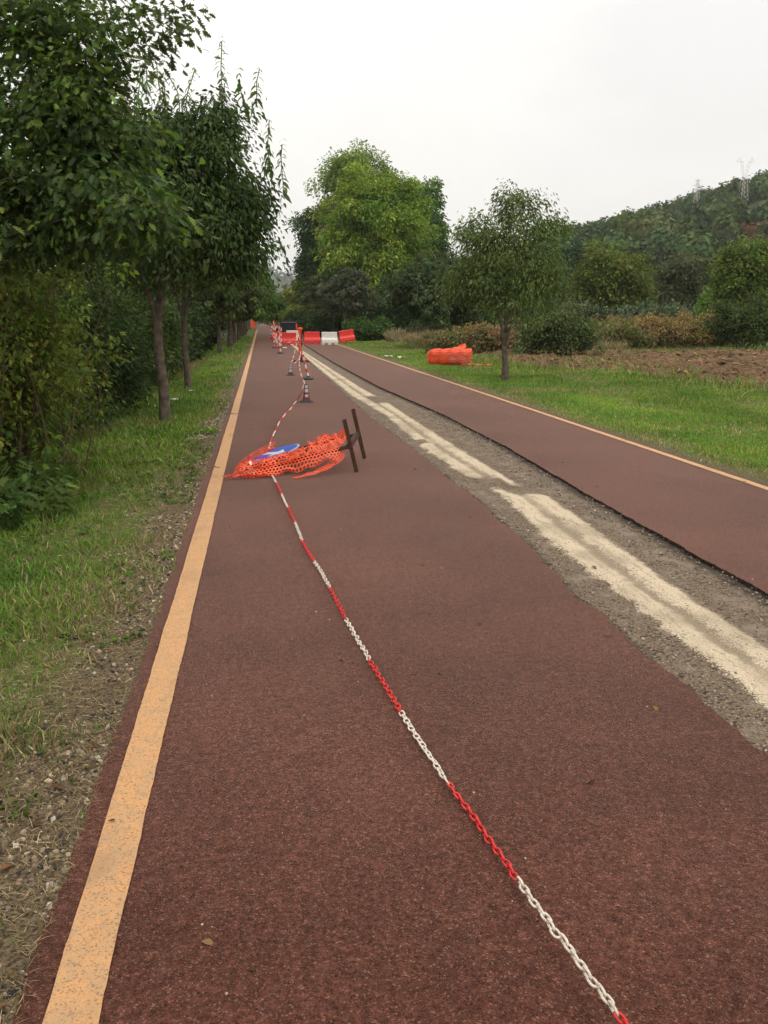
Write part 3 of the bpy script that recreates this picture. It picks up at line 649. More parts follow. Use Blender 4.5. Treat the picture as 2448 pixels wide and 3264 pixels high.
# ------- left side: oak, cane thicket, ivy thicket, low oak sapling
r = np.random.default_rng(55)
OAKB = np.array([-4.1, 8.6, float(gz(-4.1, 8.6))])
OAKL = [(*(pos(u, v, Y)-OAKB), rx, ry_, rz, wt) for u, v, Y, rx, ry_, rz, wt in (
    (-40, 40, 9.0, 1.05, 1.1, .85, 3), (90, 60, 8.4, .55, .8, .45, 1.1), (175, 160, 8.3, .34, .6, .30, .6), (250, 50, 8.0, .26, .4, .20, .20), (365, 40, 7.9, .22, .2, .05, .07), (325, 120, 8.0, .20, .3, .07, .09),
    (120, 260, 8.2, .62, .8, .45, 2.0), (215, 300, 8.0, .42, .6, .36, 1.2), (60, 420, 8.0, .55, .7, .42, 1.4), (230, 430, 7.6, .42, .5, .26, .9), (310, 470, 7.2, .26, .3, .12, .35), (160, 500, 7.9, .45, .5, .22, .7), (20, 520, 7.8, .35, .5, .18, .5), (-250, 300, 9.4, 1.3, 1.4, 1.6, 2))]
make_tree('oak_tree', 'large oak with lobed leaves overhanging the top left of the picture', 'tree', (-4.1, 8.6, float(gz(-4.1, 8.6))), 2.3, .19,
          OAKL,
          640, .30, 30, .078, OAK, (.056, .086, .026), 56, droop=.45, flat=.7, tip=(.13, .20, .038), tipfrac=.24, shell=.1, limbs=14, low=-1, cvar=.25,
          forks=[(1.2, -.3, .8), (-.5, .3, .9), (.4, .2, 1.)])
def cane_bush():
    x0, y0 = -2.75, 9.3; g0 = float(gz(x0, y0)); t = empty('cane_bush', (x0, y0, g0), label='yellow green bush with many thin brown canes at the left edge', cat='shrub')
    r = np.random.default_rng(61); b = Buf(); bl = Buf(); cen = []
    for k in range(190):
        s = np.array([r.normal(0, .34), r.normal(0, .5), -.1]); e = s+np.array([r.normal(0, .34), r.normal(-.05, .3), r.uniform(1.4, 3.2)])
        q = np.linspace(0, 1, 8)[:, None]; p = s+(e-s)*q+np.array([r.normal(0, .12), r.normal(0, .12), 0])*np.sin(q*3.1); tube(b, p, r.uniform(.005, .013)*(1-.6*q[:, 0]), 5, cap=False)
        for f in r.uniform(.5, 1, 7): cen.append(p[int(f*7)]+r.normal(0, .1, 3))
        if r.random() < .35: cen.append(p[1]+r.normal(0, .2, 3))
    leaves(bl, cen, .17, 28, .055, OVAL, (.13, .18, .036), r, .5, .8, .25, .25, (.20, .21, .04), .3); bl.build('foliage', M_LEAF, t)
    b.build('cane', mat('cane_bark', (.14, .105, .065), .9, .2, var=(12, .3)), t)
cane_bush()
GT = 'dark thicket along the left ditch'
shrub('dense dark ivy covered bush behind the yellow green cane bush', -3.3, 12.2, 1.2, 1.6, 2.9, 71, (.050, .078, .024), 420, 80, .062, OVAL, group=GT, stems=40)
shrub('dark thicket with bare stems left of the nearest avenue tree trunk', -3.25, 15.6, 1.25, 1.9, 3.0, 72, (.044, .070, .022), 460, 75, .068, OVAL, group=GT, stems=50)
shrub('mid green bush just behind the nearest avenue tree trunk', -3.1, 19.5, 1.05, 1.8, 2.9, 73, (.070, .105, .030), 360, 70, .075, OVAL, group=GT, stems=24)
shrub('green bush between the second avenue tree and the dry grass', -3.3, 25.5, 1.2, 2.6, 2.9, 74, (.065, .10, .030), 320, 60, .10, OVAL, group=GT, stems=20)
shrub('dark bush left of the third avenue tree', -3.7, 34, 1.4, 3.4, 3.0, 75, (.040, .066, .022), 300, 50, .14, QUAD, group=GT, stems=10)
shrub('dark bush in deep shade beyond the third avenue tree', -4.2, 46, 1.6, 5, 3.2, 76, (.032, .055, .020), 300, 50, .18, QUAD, group=GT, stems=10)
shrub('dark thicket behind the farther trunks of the left avenue', -4.6, 62, 1.8, 8, 3.4, 77, (.028, .050, .018), 320, 50, .24, QUAD, group=GT, stems=10)
shrub('low oak sapling spreading over the grass at the left edge', -2.45, 7.7, .80, .85, .62, 78, (.070, .115, .028), 90, 26, .10, OAK, stems=30, tip=(.12, .19, .035), tf=.25, cr=.2)
shrub('dark leafy ground bush below the cane bush at the left edge', -2.75, 6.6, .62, .8, .45, 79, (.040, .062, .020), 110, 40, .06, OVAL, stems=12, cr=.18)
# wood behind the ditch, a closed mass
b = Buf(); r = np.random.default_rng(81)
c = np.stack([r.uniform(-11, -4.4, 1500), r.uniform(3, 150, 1500), r.random(1500)**.8*7.5-.6], 1); c[:, 0] -= np.maximum(0, c[:, 2]-3)*.5
leaves(b, c, .95, 46, .26, QUAD, (.034, .056, .019), r, .4, .8, .25, .3); tag(b.build('woodland', M_LEAFFAR), 'dark wood filling the background behind the left ditch', 'woodland', kind='stuff')
# ground cover of the ditch edge
# woodland closing the view at the end of the path
b = Buf(); r = np.random.default_rng(82)
n = 900; c = np.stack([r.uniform(-60, 75, n), r.uniform(175, 330, n), r.random(n)*5.5], 1); m = (c[:, 0] > 6.5+.02*c[:, 1]) | (c[:, 0] < -3.5) | (c[:, 1] > 296); c = c[m]; c[:, 2] += gz(c[:, 0], c[:, 1])-.3
leaves(b, c, 2.0, 60, .7, QUAD, (.050, .080, .024), r, .3, .85, .25, .35); tag(b.build('woodland', M_LEAFFAR), 'low wood closing the view where the path ends', 'woodland', kind='stuff')
# forest covering the hill on the right
b = Buf(); r = np.random.default_rng(83)
n = 1050; fx = r.uniform(20, 330, n); fy = 115+285*r.random(n); cz = gz(fx, fy)
kk = ~((np.abs(fx-fy*.60) < 6) & (np.abs(fy-255) < 10)) & ~((fy > 225) & (fy < 262) & (np.abs(fx-149*fy/262) < 5.5)) & ~((fy > 235) & (fy < 275) & (np.abs(fx-137*fy/275) < 4)); fx, fy, cz = fx[kk], fy[kk], cz[kk]
hh = r.uniform(3.0, 7.0, len(fx)); rad = r.uniform(2.6, 5.8, len(fx))
lc = palette(len(fx), (.054, .086, .027), .32, .15, r); brown = r.random(len(fx)) < .03; lc[brown] = palette(brown.sum(), (.10, .062, .035), .2, .1, r)
for lo_, (px, py, pz, h_, rd) in enumerate(zip(fx, fy, cz, hh, rad)):
    k = int(60+55*rd); d = rdir(k, r); d[:, 2] = np.abs(d[:, 2])*1.0-.25; d = unit(d)
    bump_ = 1+.25*np.sin(d[:, 0]*7+lo_)*np.sin(d[:, 1]*6+lo_*1.7)
    P = np.array([px, py, pz+h_*.55])+d*[rd, rd, h_*.75]*(bump_*r.uniform(.8, 1.06, k))[:, None]
    scatter(b, QUAD[0]*[1, 1.6, 1], QUAD[1], P, frames(unit(np.cross(d, rdir(k, r))), d+r.normal(0, .45, (k, 3))), r.uniform(.7, 1.5, k), np.clip(lc[lo_]*np.exp(r.normal(0, .2, (k, 1))), .003, .5))
tag(b.build('woodland', M_LEAFFAR), 'dark forest covering the whole hillside on the right', 'woodland', kind='stuff')
# trees on the far hill crest
b = Buf(); r = np.random.default_rng(84); fx = r.uniform(-220, 360, 400); fy = r.uniform(1500, 1690, 400)
P = np.stack([fx, fy, hillf(fx, fy)+2], 1); leaves(b, P, 8, 26, 5.0, QUAD, (.04, .06, .03), r, .2, 1.0, .2, .3); tag(b.build('woodland', M_LEAFFAR), 'bluish trees on the distant hill crest', 'woodland', kind='stuff')

# ================================================================== GRASS, STONES
def blades(name, label, px, py, hgt, col, r, lean=.35, width=.11, var=.25, z=None, m=None):
    n = len(px); P = np.stack([px, py, (gz(px, py) if z is None else z)-.006], 1)
    a = r.random(n)*6.283; side = np.stack([np.cos(a), np.sin(a), 0*a], 1); upv = np.stack([r.normal(0, lean, n), r.normal(0, lean, n), np.ones(n)], 1)
    z_ = unit(upv); x_ = unit(side-z_*np.sum(side*z_, 1, keepdims=True)); y_ = np.cross(z_, x_); Rm = np.stack([x_, y_, z_], 2)
    tv = BLADE[0]*[1, 1, 1]; tv = np.stack([tv[:, 0], tv[:, 1]*width, tv[:, 2]], 1)
    tv[:, 0] *= .8
    b = Buf(); scatter(b, tv, BLADE[1], P, Rm, hgt, np.clip(col*np.exp(r.normal(0, var, (n, 1))), .004, .8)); return tag(b.build(name, m or M_GRASS), label, name.replace('_', ' '), kind='stuff')
r = np.random.default_rng(901)
GRN, DRY, YEL = np.array([.080, .185, .030]), np.array([.30, .24, .13]), np.array([.185, .275, .045])
def mixc(px, py, r, dryp):
    t = (r.random(len(px)) < dryp)[:, None]; s = vnoise(px*1.3, py*1.3, 77)[:, None]; g = GRN*(1-s)+YEL*s; return np.where(t, DRY*r.uniform(.6, 1.2, (len(px), 1)), g)
# left verge, near
n = 560000; y = 1.3+19*r.random(n)**1.4; x = -.56-r.random(n)**.85*3.3; l = -x
n0 = fbm(x*2.1, y*1.6, 21); n1 = fbm(x*6, y*6, 22)
ly = l+.10+.60*sstep(2.0, 7, y); dens = sstep(1.0, 1.55, ly+(n0-.47)*1.7)*.9+sstep(.50, .62, n1+.10*n0)*.45*sstep(.55, .72, l)+sstep(2.6, 7, y)*.42*sstep(.60, .9, l)*sstep(.36, .52, n1)+.20*sstep(.5, .75, l)*sstep(.38, .5, n1)
dens = dens*np.clip(.20+.8*sstep(7, 2, y), 0, 1)*np.where(l > 2.6, .5, 1)*(.22+.78*sstep(.70, 1.02, l+.5*(n0-.47)))
k = r.random(n) < dens*.62; x, y = x[k], y[k]; l = -x
hh = r.uniform(.02, .055, len(x))*(1+1.0*sstep(1.3, 2.2, l))*(1+.04*y)*(.7+.8*vnoise(x*3, y*3, 5))
dp = .50*sstep(1.7, .8, l+.4*sstep(3, 8, y))+.14+.5*sstep(.6, .72, fbm(x*1.2, y*1.2, 31))
blades('grass', 'green and dry grass growing on the left verge beside the path', x, y, hh, mixc(x, y, r, dp), r)
# straw lying on the gravelly strip
n = 60000; y = 1.3+9*r.random(n)**1.3; x = -.57-r.random(n)*1.45; z = gz(x, y)+.004+.008*r.random(n)
k = fbm(x*4, y*4, 12) > .36; x, y, z = x[k], y[k], z[k]
a = r.random(len(x))*6.283; ax = np.stack([np.cos(a), np.sin(a), r.normal(.05, .22, len(x))], 1)
STR = (np.array([[0, .5, 0], [0, -.5, 0], [.5, -.5, .06], [.5, .5, .06], [1, -.1, 0], [1, .1, 0]])*[1, .055, 1], np.array([[0, 1, 2, 3], [3, 2, 4, 5]]))
b = Buf(); scatter(b, STR[0], STR[1], np.stack([x, y, z], 1), frames(unit(ax), np.tile([0, 0, 1.], (len(x), 1))+.3*r.normal(size=(len(x), 3))), r.uniform(.010, .042, len(x))*(1+.05*y), np.clip(np.array([.26, .20, .115])*np.exp(r.normal(0, .45, (len(x), 1))), .01, .7))
tag(b.build('straw', M_GRASS), 'dry straw strewn over the gravelly edge of the left verge', 'straw', kind='stuff')
n = 30000; y = 1.3+17*r.random(n)**1.4; x = -.585-r.random(n)**1.2*1.3*np.clip(1.25-.09*y, .3, 1)
k = (fbm(x*2.6, y*2.0, 41) > .40+.05*(-x-.6)); x, y = x[k], y[k]; n = len(x)
sz = .0028+.0085*r.random(n)**3.5; sz *= 1+.02*y
cc = palette(n, (.24, .185, .125), .35, .06, r); dk = r.random(n) < .28; cc[dk] = palette(dk.sum(), (.035, .033, .034), .3, .05, r); pl = r.random(n) < .10; cc[pl] = palette(pl.sum(), (.50, .43, .33), .1, .04, r)
b = Buf(); scatter(b, STONE[0], STONE[1], np.stack([x, y, gz(x, y)+sz*.2], 1), frames(rdir(n, r)*[1, 1, .3], np.tile([0, 0, 1.], (n, 1))+.3*r.normal(size=(n, 3))), sz[:, None]*r.uniform(.6, 1.3, (n, 3)), cc)
tag(b.build('gravel', M_STONE), 'pale and dark gravel stones along the left edge of the path', 'gravel', kind='stuff')
# loose grit in the trench and on the road
n = 9000; y = 2.5+12*r.random(n)**1.3; f = r.random(n); x = np.interp(y, *TL)*(1-f)+np.interp(y, *TR)*f
sa_ = (x-np.interp(y, *CL))/(np.interp(y, *CRR)-np.interp(y, *CL)); k = ((sa_ < -.05) | (sa_ > 1.1)) | (r.random(n) < .04); x, y = x[k], y[k]; n = len(x)
sz = (.002+.0055*r.random(n)**3)*(1+.04*y)
b = Buf(); scatter(b, STONE[0], STONE[1], np.stack([x, y, -.014+0*x], 1), frames(rdir(n, r)*[1, 1, .3], np.tile([0, 0, 1.], (n, 1))+.3*r.normal(size=(n, 3))), sz[:, None]*r.uniform(.6, 1.3, (n, 3)), palette(n, (.20, .165, .13), .45, .06, r))
tag(b.build('grit', M_STONE), 'loose grit lying in the trench along the path', 'grit', kind='stuff')
n = 900; y = 1.6+9*r.random(n); x = r.uniform(-.3, 4.4, n); k = (x < np.interp(y, *TL)) | (x > np.interp(y, *TR)); x, y = x[k], y[k]; n = len(x)
sz = .0012+.0030*r.random(n)**3
b = Buf(); scatter(b, STONE[0], STONE[1], np.stack([x, y, sz*.4], 1), frames(rdir(n, r)*[1, 1, .3], np.tile([0, 0, 1.], (n, 1))), sz[:, None]*r.uniform(.6, 1.3, (n, 3)), palette(n, (.24, .18, .13), .6, .08, r))
tag(b.build('grit', M_STONE), 'tiny loose stones scattered on the red asphalt', 'grit', kind='stuff')
n = 2600; y = 1.4+11*r.random(n)**1.3; x = -.62-r.random(n)*2.2; k = fbm(x*2.2, y*2.2, 91) > .45; x, y = x[k], y[k]
idx = np.repeat(np.arange(len(x)), 9); a = r.random(len(idx))*6.283; ll = r.uniform(.012, .034, len(idx))*(1+.06*y[idx]); P = np.stack([x[idx]+np.cos(a)*ll*.3, y[idx]+np.sin(a)*ll*.3, gz(x[idx], y[idx])+r.uniform(.002, .025, len(idx))], 1)
b = Buf(); scatter(b, OVAL[0], OVAL[1], P, frames(np.stack([np.cos(a), np.sin(a), r.normal(.25, .3, len(idx))], 1), np.tile([0, 0, 1.], (len(idx), 1))+.4*r.normal(size=(len(idx), 3))), ll, palette(len(idx), (.085, .145, .030), .3, .15, r))
tag(b.build('weeds', M_GRASS), 'small broad leaved weeds scattered over the left verge', 'weeds', kind='stuff')
n = 700; x = np.where(r.random(n) < .5, -.6-r.random(n)*2, r.uniform(-.55, 4.5, n)); y = 1.6+16*r.random(n)**1.3; k = (x < -.58) | (r.random(n) < .16); x, y = x[k], y[k]; n = len(x); a = r.random(n)*6.28
b = Buf(); scatter(b, OVAL[0]*[1, 1, 1.2], OVAL[1], np.stack([x, y, np.where(x < -.58, gz(x, y)+.012, .005)], 1), frames(np.stack([np.cos(a), np.sin(a), .1+0*a], 1), np.tile([0, 0, 1.], (n, 1))+.2*r.normal(size=(n, 3))), r.uniform(.018, .05, n), palette(n, (.15, .085, .04), .4, .15, r))
tag(b.build('leaf_litter', M_LEAFFAR), 'small brown dead leaves strewn on the verge and the path', 'leaf litter', kind='stuff')
# left verge, far
n = 190000; y = 8+66*r.random(n)**1.35; x = -.62-r.random(n)*3.2; k = r.random(n) < sstep(8.5, 16, y)*np.clip(.10+sstep(.75, 1.25, -x), 0, 1)*np.where(y > 36, .4, 1)*sstep(.30, .5, fbm(x*1.5, y*1.5, 8)); x, y = x[k], y[k]
blades('grass', 'grass of the left verge between the avenue trunks', x, y, r.uniform(.035, .08, len(x))*(1+.022*y), mixc(x, y, r, .12+.4*sstep(.58, .7, fbm(x*.9, y*.6, 71))), r, width=.22)
# right verge
n = 330000; y = 6.5+52*r.random(n)**1.6; x = 4.62+r.random(n)**1.15*(4.2+.13*y); k = r.random(n) < np.clip(.12+sstep(4.65, 5.15, x+.5*(fbm(x*2, y*2, 63)-.47)), 0, 1)*np.where(y > 30, .5, 1)*(1-.65*sstep(.54, .64, fbm(x*.9, y*.55, 61))); x, y = x[k], y[k]
z = np.maximum(gz(x, y), fld(x, y)); onf = (z > gz(x, y)+.02) & (r.random(len(x)) < .93); x, y, z = x[~onf], y[~onf], z[~onf]
far_ = sstep(6.2, 8.2, x+.25*(y-28)*(y < 28))
blades('grass', 'mown green grass on the right verge', x, y, r.uniform(.022, .05, len(x))*(1+.018*y)*(1+1.8*far_*vnoise(x, y, 4)), mixc(x, y, r, .10+.28*far_+.35*sstep(5.3, 4.7, x)+.5*sstep(.52, .64, fbm(x*.9, y*.55, 61)))*(.8+.5*vnoise(x*.8, y*.5, 62))[:, None], r, width=.22, z=z)
n = 26000; x = r.uniform(6.2, 30, n); y = r.uniform(14, 38, n); e = fld(x, y)-gz(x, y)+.12; k = ((np.abs(e-.05) < .05) | (r.random(n) < .012)) & (y < 34); x, y = x[k], y[k]
blades('weeds', 'long olive weeds along the edge of the ploughed field', x, y, r.uniform(.12, .32, len(x)), mixc(x, y, r, .35)*.9, r, width=.10, lean=.3)
n = 60000; x = r.uniform(6.9, 15.5, n); y = r.uniform(36, 62, n); k = (x > 6.9+.02*y+1.2*vnoise(y*.5, y*0, 3)); x, y = x[k], y[k]
dd = np.where((r.random(len(x)) < .75)[:, None], np.array([.27, .205, .125]), np.array([.10, .12, .05]))
blades('dry_grass', 'tall pale dry grass in front of the maple group', x, y, r.uniform(.35, .85, len(x))*(.5+.8*vnoise(x*.7, y*.7, 6)), dd, r, width=.05, lean=.22)
n = 26000; x = r.uniform(9, 30, n); y = r.uniform(34.5, 40, n)
blades('dry_grass', 'mixed brown and green grass behind the ploughed field', x, y, r.uniform(.10, .30, len(x)), mixc(x, y, r, .55)*.8, r, width=.07, lean=.25)
n = 26000; x = -2.0-r.random(n)*1.6; y = np.where(r.random(n) < .5, r.uniform(25, 37, n), r.uniform(8.5, 13.5, n)); k = vnoise(x, y*.6, 14)+.25*(-x-2) > .45; x, y = x[k], y[k]
blades('dry_grass', 'dry tan grass at the foot of the left thicket', x, y, r.uniform(.08, .26, len(x)), np.where((r.random(len(x)) < .7)[:, None], np.array([.25, .18, .10]), GRN), r, width=.05, lean=.35)
n = 30000; x = -2.2-r.random(n)*1.8; y = 4+9*r.random(n); k = vnoise(x*1.3, y*1.3, 15) > .35; x, y = x[k], y[k]
blades('weeds', 'rank green weeds at the ditch edge on the left', x, y, r.uniform(.06, .2, len(x)), mixc(x, y, r, .2)*.8, r, width=.14, lean=.4)

n = 16000; x = r.uniform(7, 34, n); y = r.uniform(15, 39, n); e = fld(x, y)-gz(x, y)+.12; k = e > .05; x, y = x[k], y[k]; n = len(x)
sz = .02+.075*r.random(n)**3; b = Buf()
scatter(b, STONE[0], STONE[1], np.stack([x, y, fld(x, y)+sz*.15], 1), frames(rdir(n, r)*[1, 1, .4], np.tile([0, 0, 1.], (n, 1))+.4*r.normal(size=(n, 3))), sz[:, None]*r.uniform(.6, 1.5, (n, 3)), palette(n, (.155, .097, .054), .35, .06, r))
tag(b.build('clods', M_STONE), 'brown earth clods turned up on the ploughed field', 'clods', kind='stuff')

# ================================================================== CHAINS
def spline(pts, n=400):
    p = np.asarray(pts, float); P = np.vstack([2*p[0]-p[1], p, 2*p[-1]-p[-2]]); out = []
    for i in range(1, len(P)-2):
        t = np.linspace(0, 1, max(4, n//(len(p)-1)), endpoint=False)[:, None]
        a, b_, c, d = P[i-1], P[i], P[i+1], P[i+2]
        out.append(.5*((2*b_)+(-a+c)*t+(2*a-5*b_+4*c-d)*t*t+(-a+3*b_-3*c+d)*t**3))
    return np.vstack(out+[p[-1:]])
def arc(p, step):
    d = np.r_[0, np.cumsum(np.linalg.norm(np.diff(p, axis=0), axis=1))]; s = np.arange(0, d[-1], step)
    return np.stack([np.interp(s, d, p[:, k]) for k in range(3)], 1)
def link_shape(L=.0225, Wd=.0125, rr=.0034, n=14, m=6):
    th = np.arange(n)*2*np.pi/n; sx = np.sign(np.cos(th))*np.abs(np.cos(th))**.75; sy = np.sign(np.sin(th))*np.abs(np.sin(th))**.75
    c = np.stack([sx*(L-rr), sy*(Wd-rr), 0*th], 1); nrm = unit(np.stack([np.cos(th)/L*.02, np.sin(th)/Wd*.02, 0*th], 1)); ph = np.arange(m)*2*np.pi/m
    v = c[:, None]+rr*(nrm[:, None]*np.cos(ph)[None, :, None]+np.array([0, 0, 1.])*np.sin(ph)[None, :, None])
    i = np.arange(n)[:, None]; j = np.arange(m)[None]
    f = np.stack([i*m+j, ((i+1) % n)*m+j, ((i+1) % n)*m+(j+1) % m, i*m+(j+1) % m], -1).reshape(-1, 4); return v.reshape(-1, 3), f
LINK = link_shape(); LINKF = link_shape(n=8, m=4, rr=.0045)
def chain(label, pts, seed, start_white=True, offset=0, per=17, taut=0.0):
    r = np.random.default_rng(seed); p = arc(spline(pts), .0325); t = empty('plastic_chain', p[0], label=label, cat='chain'); T = unit(np.gradient(p, axis=0))
    n = len(p); k = np.arange(n); up = np.tile([0, 0, 1.], (n, 1)); side = unit(np.cross(T, up)); nu = np.cross(side, T)
    near = sstep(3.4, 2.2, p[:, 1]); base = np.where(k % 2 == 0, .78, -.78)*(1-near)+np.where(k % 2 == 0, .08, 1.50)*near
    a = base+r.normal(0, .12, n); nn = nu*np.cos(a)[:, None]+side*np.sin(a)[:, None]; Rm = frames(T, nn)
    s_ = np.arange(n)*.0325; p = p+side*(r.normal(0, .0015, n)+.006*np.sin(s_*3.1+seed)*np.sin(s_*1.3)*(1-.6*near))[:, None]
    sec = (k+offset)//per
    for s in np.unique(sec):
        m = sec == s; white = (s % 2 == 0) == start_white; b = Buf(); sh = LINK if p[m][:, 1].mean() < 7 else LINKF
        scatter(b, sh[0], sh[1], p[m]-p[0], Rm[m], np.ones(m.sum()), np.ones((m.sum(), 3)))
        b.build('chain_section', M_WHITECH if white else M_REDCH, t, smooth=True)
    return t
cz_ = .0135
cp = [gpos(1372, 2240, .11), gpos(1350, 2212, .10), gpos(1235, 2058, .06), gpos(1110, 1890, .03)] + [gpos(u, v, cz_) for u, v in ((1035, 1782), (965, 1685), (868, 1535), (800, 1428), (748, 1335), (712, 1270), (660, 1180), (625, 1100), (592, 1035))]
cp += [np.array([.03, 9.2, cz_]), np.array([.045, 10.0, cz_])]+[gpos(u, v, cz_) for u, v in ((581, 970), (587, 948), (606, 908), (624, 887), (640, 866))]
cone1 = gpos(662, 869)
cp += [pos(650, 850, cone1[1]-.1), np.array([cone1[0]-.035, cone1[1]-.03, .335])]
chain('red and white plastic chain running from the foreground to the nearest cone', cp, 31, start_white=False, offset=14)

# ================================================================== ROAD FURNITURE
def cone(label, p, rz, bands=3, torn=False):
    t = empty('traffic_cone', p, rz, label=label, cat='traffic cone', group='small reflective traffic cones')
    b = Buf(); box(b, (0, 0, .013), (.215, .215, .026), taper=.93); box(b, (0, 0, .034), (.135, .135, .02), taper=.9); b.build('base', M_RUBBER, t)
    def sq(z): return .062-.036*(z-.04)/.29
    b = Buf(); z0, z1 = .04, .33
    for z_a, z_b in ((z0, z1),):
        a, c = sq(z_a), sq(z_b); ch = .25
        def ring(h, z): return np.array([[h, -h*(1-ch), z], [h, h*(1-ch), z], [h*(1-ch), h, z], [-h*(1-ch), h, z], [-h, h*(1-ch), z], [-h, -h*(1-ch), z], [-h*(1-ch), -h, z], [h*(1-ch), -h, z]])
        V = np.vstack([ring(a, z_a), ring(c, z_b), ring(c*.7, z_b), ring(c*.7, z_b-.02)]); j = np.arange(8)
        b.add(V, np.concatenate([np.stack([j+8*q, (j+1) % 8+8*q, (j+1) % 8+8*q+8, j+8*q+8], 1) for q in range(3)]))
    b.build('body', M_CONE, t)
    for q, (za, zb) in enumerate(((.095, .165), (.185, .245), (.262, .312))):
        b = Buf()
        for f in range(4):
            A = np.array([[math.cos(f*np.pi/2), math.sin(f*np.pi/2), 0], [-math.sin(f*np.pi/2), math.cos(f*np.pi/2), 0], [0, 0, 1]]); ha, hb = sq(za)+.0022, sq(zb)+.0022
            wa, wb = ha*.72, hb*.72
            v = np.array([[ha, -wa, za], [ha, wa, za], [hb, wb, zb], [hb, -wb, zb]])
            if torn and q == 0: v = np.array([[ha, -wa, za+.012], [ha, wa*.4, za-.005], [hb+.003, wb, zb-.018], [hb+.001, -wb*.7, zb-.022]])
            b.add(v @ A, [[0, 1, 2, 3]])
        b.build('reflective_band', M_REFL, t)
    return t
cone('nearest small cone with a torn bottom reflector and the chain tied to it', cone1, -np.pi/2+.10, torn=True)
cone2 = gpos(628, 811); cone('second small cone left of the standing rusty post', cone2, -.1)
def delineator(label, p, h, lean, nb, name='delineator_post', first=1, r0=.026, base_r=.135, group='striped marker posts', seed=0):
    t = empty(name, p, 0, label=label, cat='marker post', group=group)
    b = Buf(); lathe(b, [(base_r, 0), (base_r+.004, .035), (base_r-.02, .055), (.05, .068), (.04, .095), (.0, .095)], n=24); b.build('base', M_RUBBER, t, smooth=False)
    d = unit(np.array([lean[0], lean[1], 1.])); o = np.array([0, 0, .07])
    for k in range(nb):
        b = Buf(); tube(b, [o+d*h*k/nb, o+d*h*(k+1)/nb], r0*(1-.002*k), 12); b.build('stripe', M_WHITEP if (k+first) % 2 == 0 else M_REDP, t, smooth=False)
    b = Buf(); lathe(b, [(.033, -.012), (.04, .01), (.038, .035), (.015, .048), (0, .05)], o+d*h, n=12); b.build('cap', M_REDP, t)
    return t, np.asarray(p)+o+d*h
pp = gpos(666, 820); pe = pos(654, 768, pp[1]); delineator('leaning red and white striped post on a black round rubber base', pp, pe[2]-.07, ((pe[0]-pp[0])/(pe[2]-.07), 0), 5, first=0)
dp_ = gpos(606, 764); _, dtop = delineator('pale striped post wound with tape left of the first red barrier', dp_, .80, (-.07, 0), 6, group='striped marker posts', first=0, r0=.035)
for k, (u, v, h, ln, lb) in enumerate(((592.5, 752, .75, (-.02, 0), 'thin striped post standing left behind the taped post'), (599.5, 752, 1.2, (-.09, .02), 'taller striped post between the two thin taped posts'), (607.5, 751, .95, (.03, .1), 'striped post touching the left end of the first red barrier'))):
    delineator(lb, gpos(u, v), h, ln, 7, first=k % 2, r0=.024, base_r=.10)
for k, (u, Yv, h, ln, lb) in enumerate(((590.5, 62, 1.25, (.03, 0), 'far striped post left of the trestle with tape around its top'), (594, 70, 1.2, (-.03, 0), 'far striped post behind the hanging orange net'), (586, 80, 1.1, (0, 0), 'farthest striped post at the left end of the trestle'))):
    p = pos(u, 730, Yv); p[2] = rise(Yv); delineator(lb, p, h, ln, 7, first=k % 2, r0=.03, base_r=.13)

def tape(name, label, pts, wdt, seglen, r, cat='tape', twist=2.5, start=0):
    p = arc(spline(pts, 120), .03); n = len(p); T = unit(np.gradient(p, axis=0)); s = np.arange(n)*.03
    side = unit(np.cross(T, [0, 0, 1.])+1e-6); nu = np.cross(side, T); a = twist*s+r.random()*6; wv = side*np.cos(a)[:, None]+nu*np.sin(a)[:, None]
    t = empty(name, p[0], label=label, cat=cat); sec = ((s/seglen).astype(int)+start)
    for q in np.unique(sec):
        i = np.where(sec == q)[0]; i = np.append(i, min(i[-1]+1, n-1))
        if len(i) < 2: continue
        b = Buf(); k = len(i); j = np.arange(k-1); V = np.vstack([p[i]-wv[i]*wdt/2, p[i]+wv[i]*wdt/2])-p[0]; b.add(V, np.stack([j, j+1, k+j+1, k+j], 1)); b.build('tape_section', M_TAPEW if q % 2 else M_TAPER, t)
    return t
def knot(label, c, r, n=16, size=.18, drop=.1, name='barrier_tape'):
    """bunched loops of red and white tape"""
    t = empty(name, c, label=label, cat='tape')
    for col, m in (('white', M_TAPEW), ('red', M_TAPER)):
        b = Buf()
        for k in range(n):
            a = r.normal(0, size*.35, 3)*[.55, .6, 1.3]; e = a+r.normal(0, size*.5, 3)*[.5, .6, 1]+[0, 0, -drop*r.random()]; mid = (a+e)/2+r.normal(0, size*.2, 3)
            p = spline([a, mid, e], 16); w_ = unit(r.normal(size=3))*.02; kk = len(p); j = np.arange(kk-1); b.add(np.vstack([p-w_, p+w_]), np.stack([j, j+1, kk+j+1, kk+j], 1))
        b.build('tape_loop', m, t)
    return t

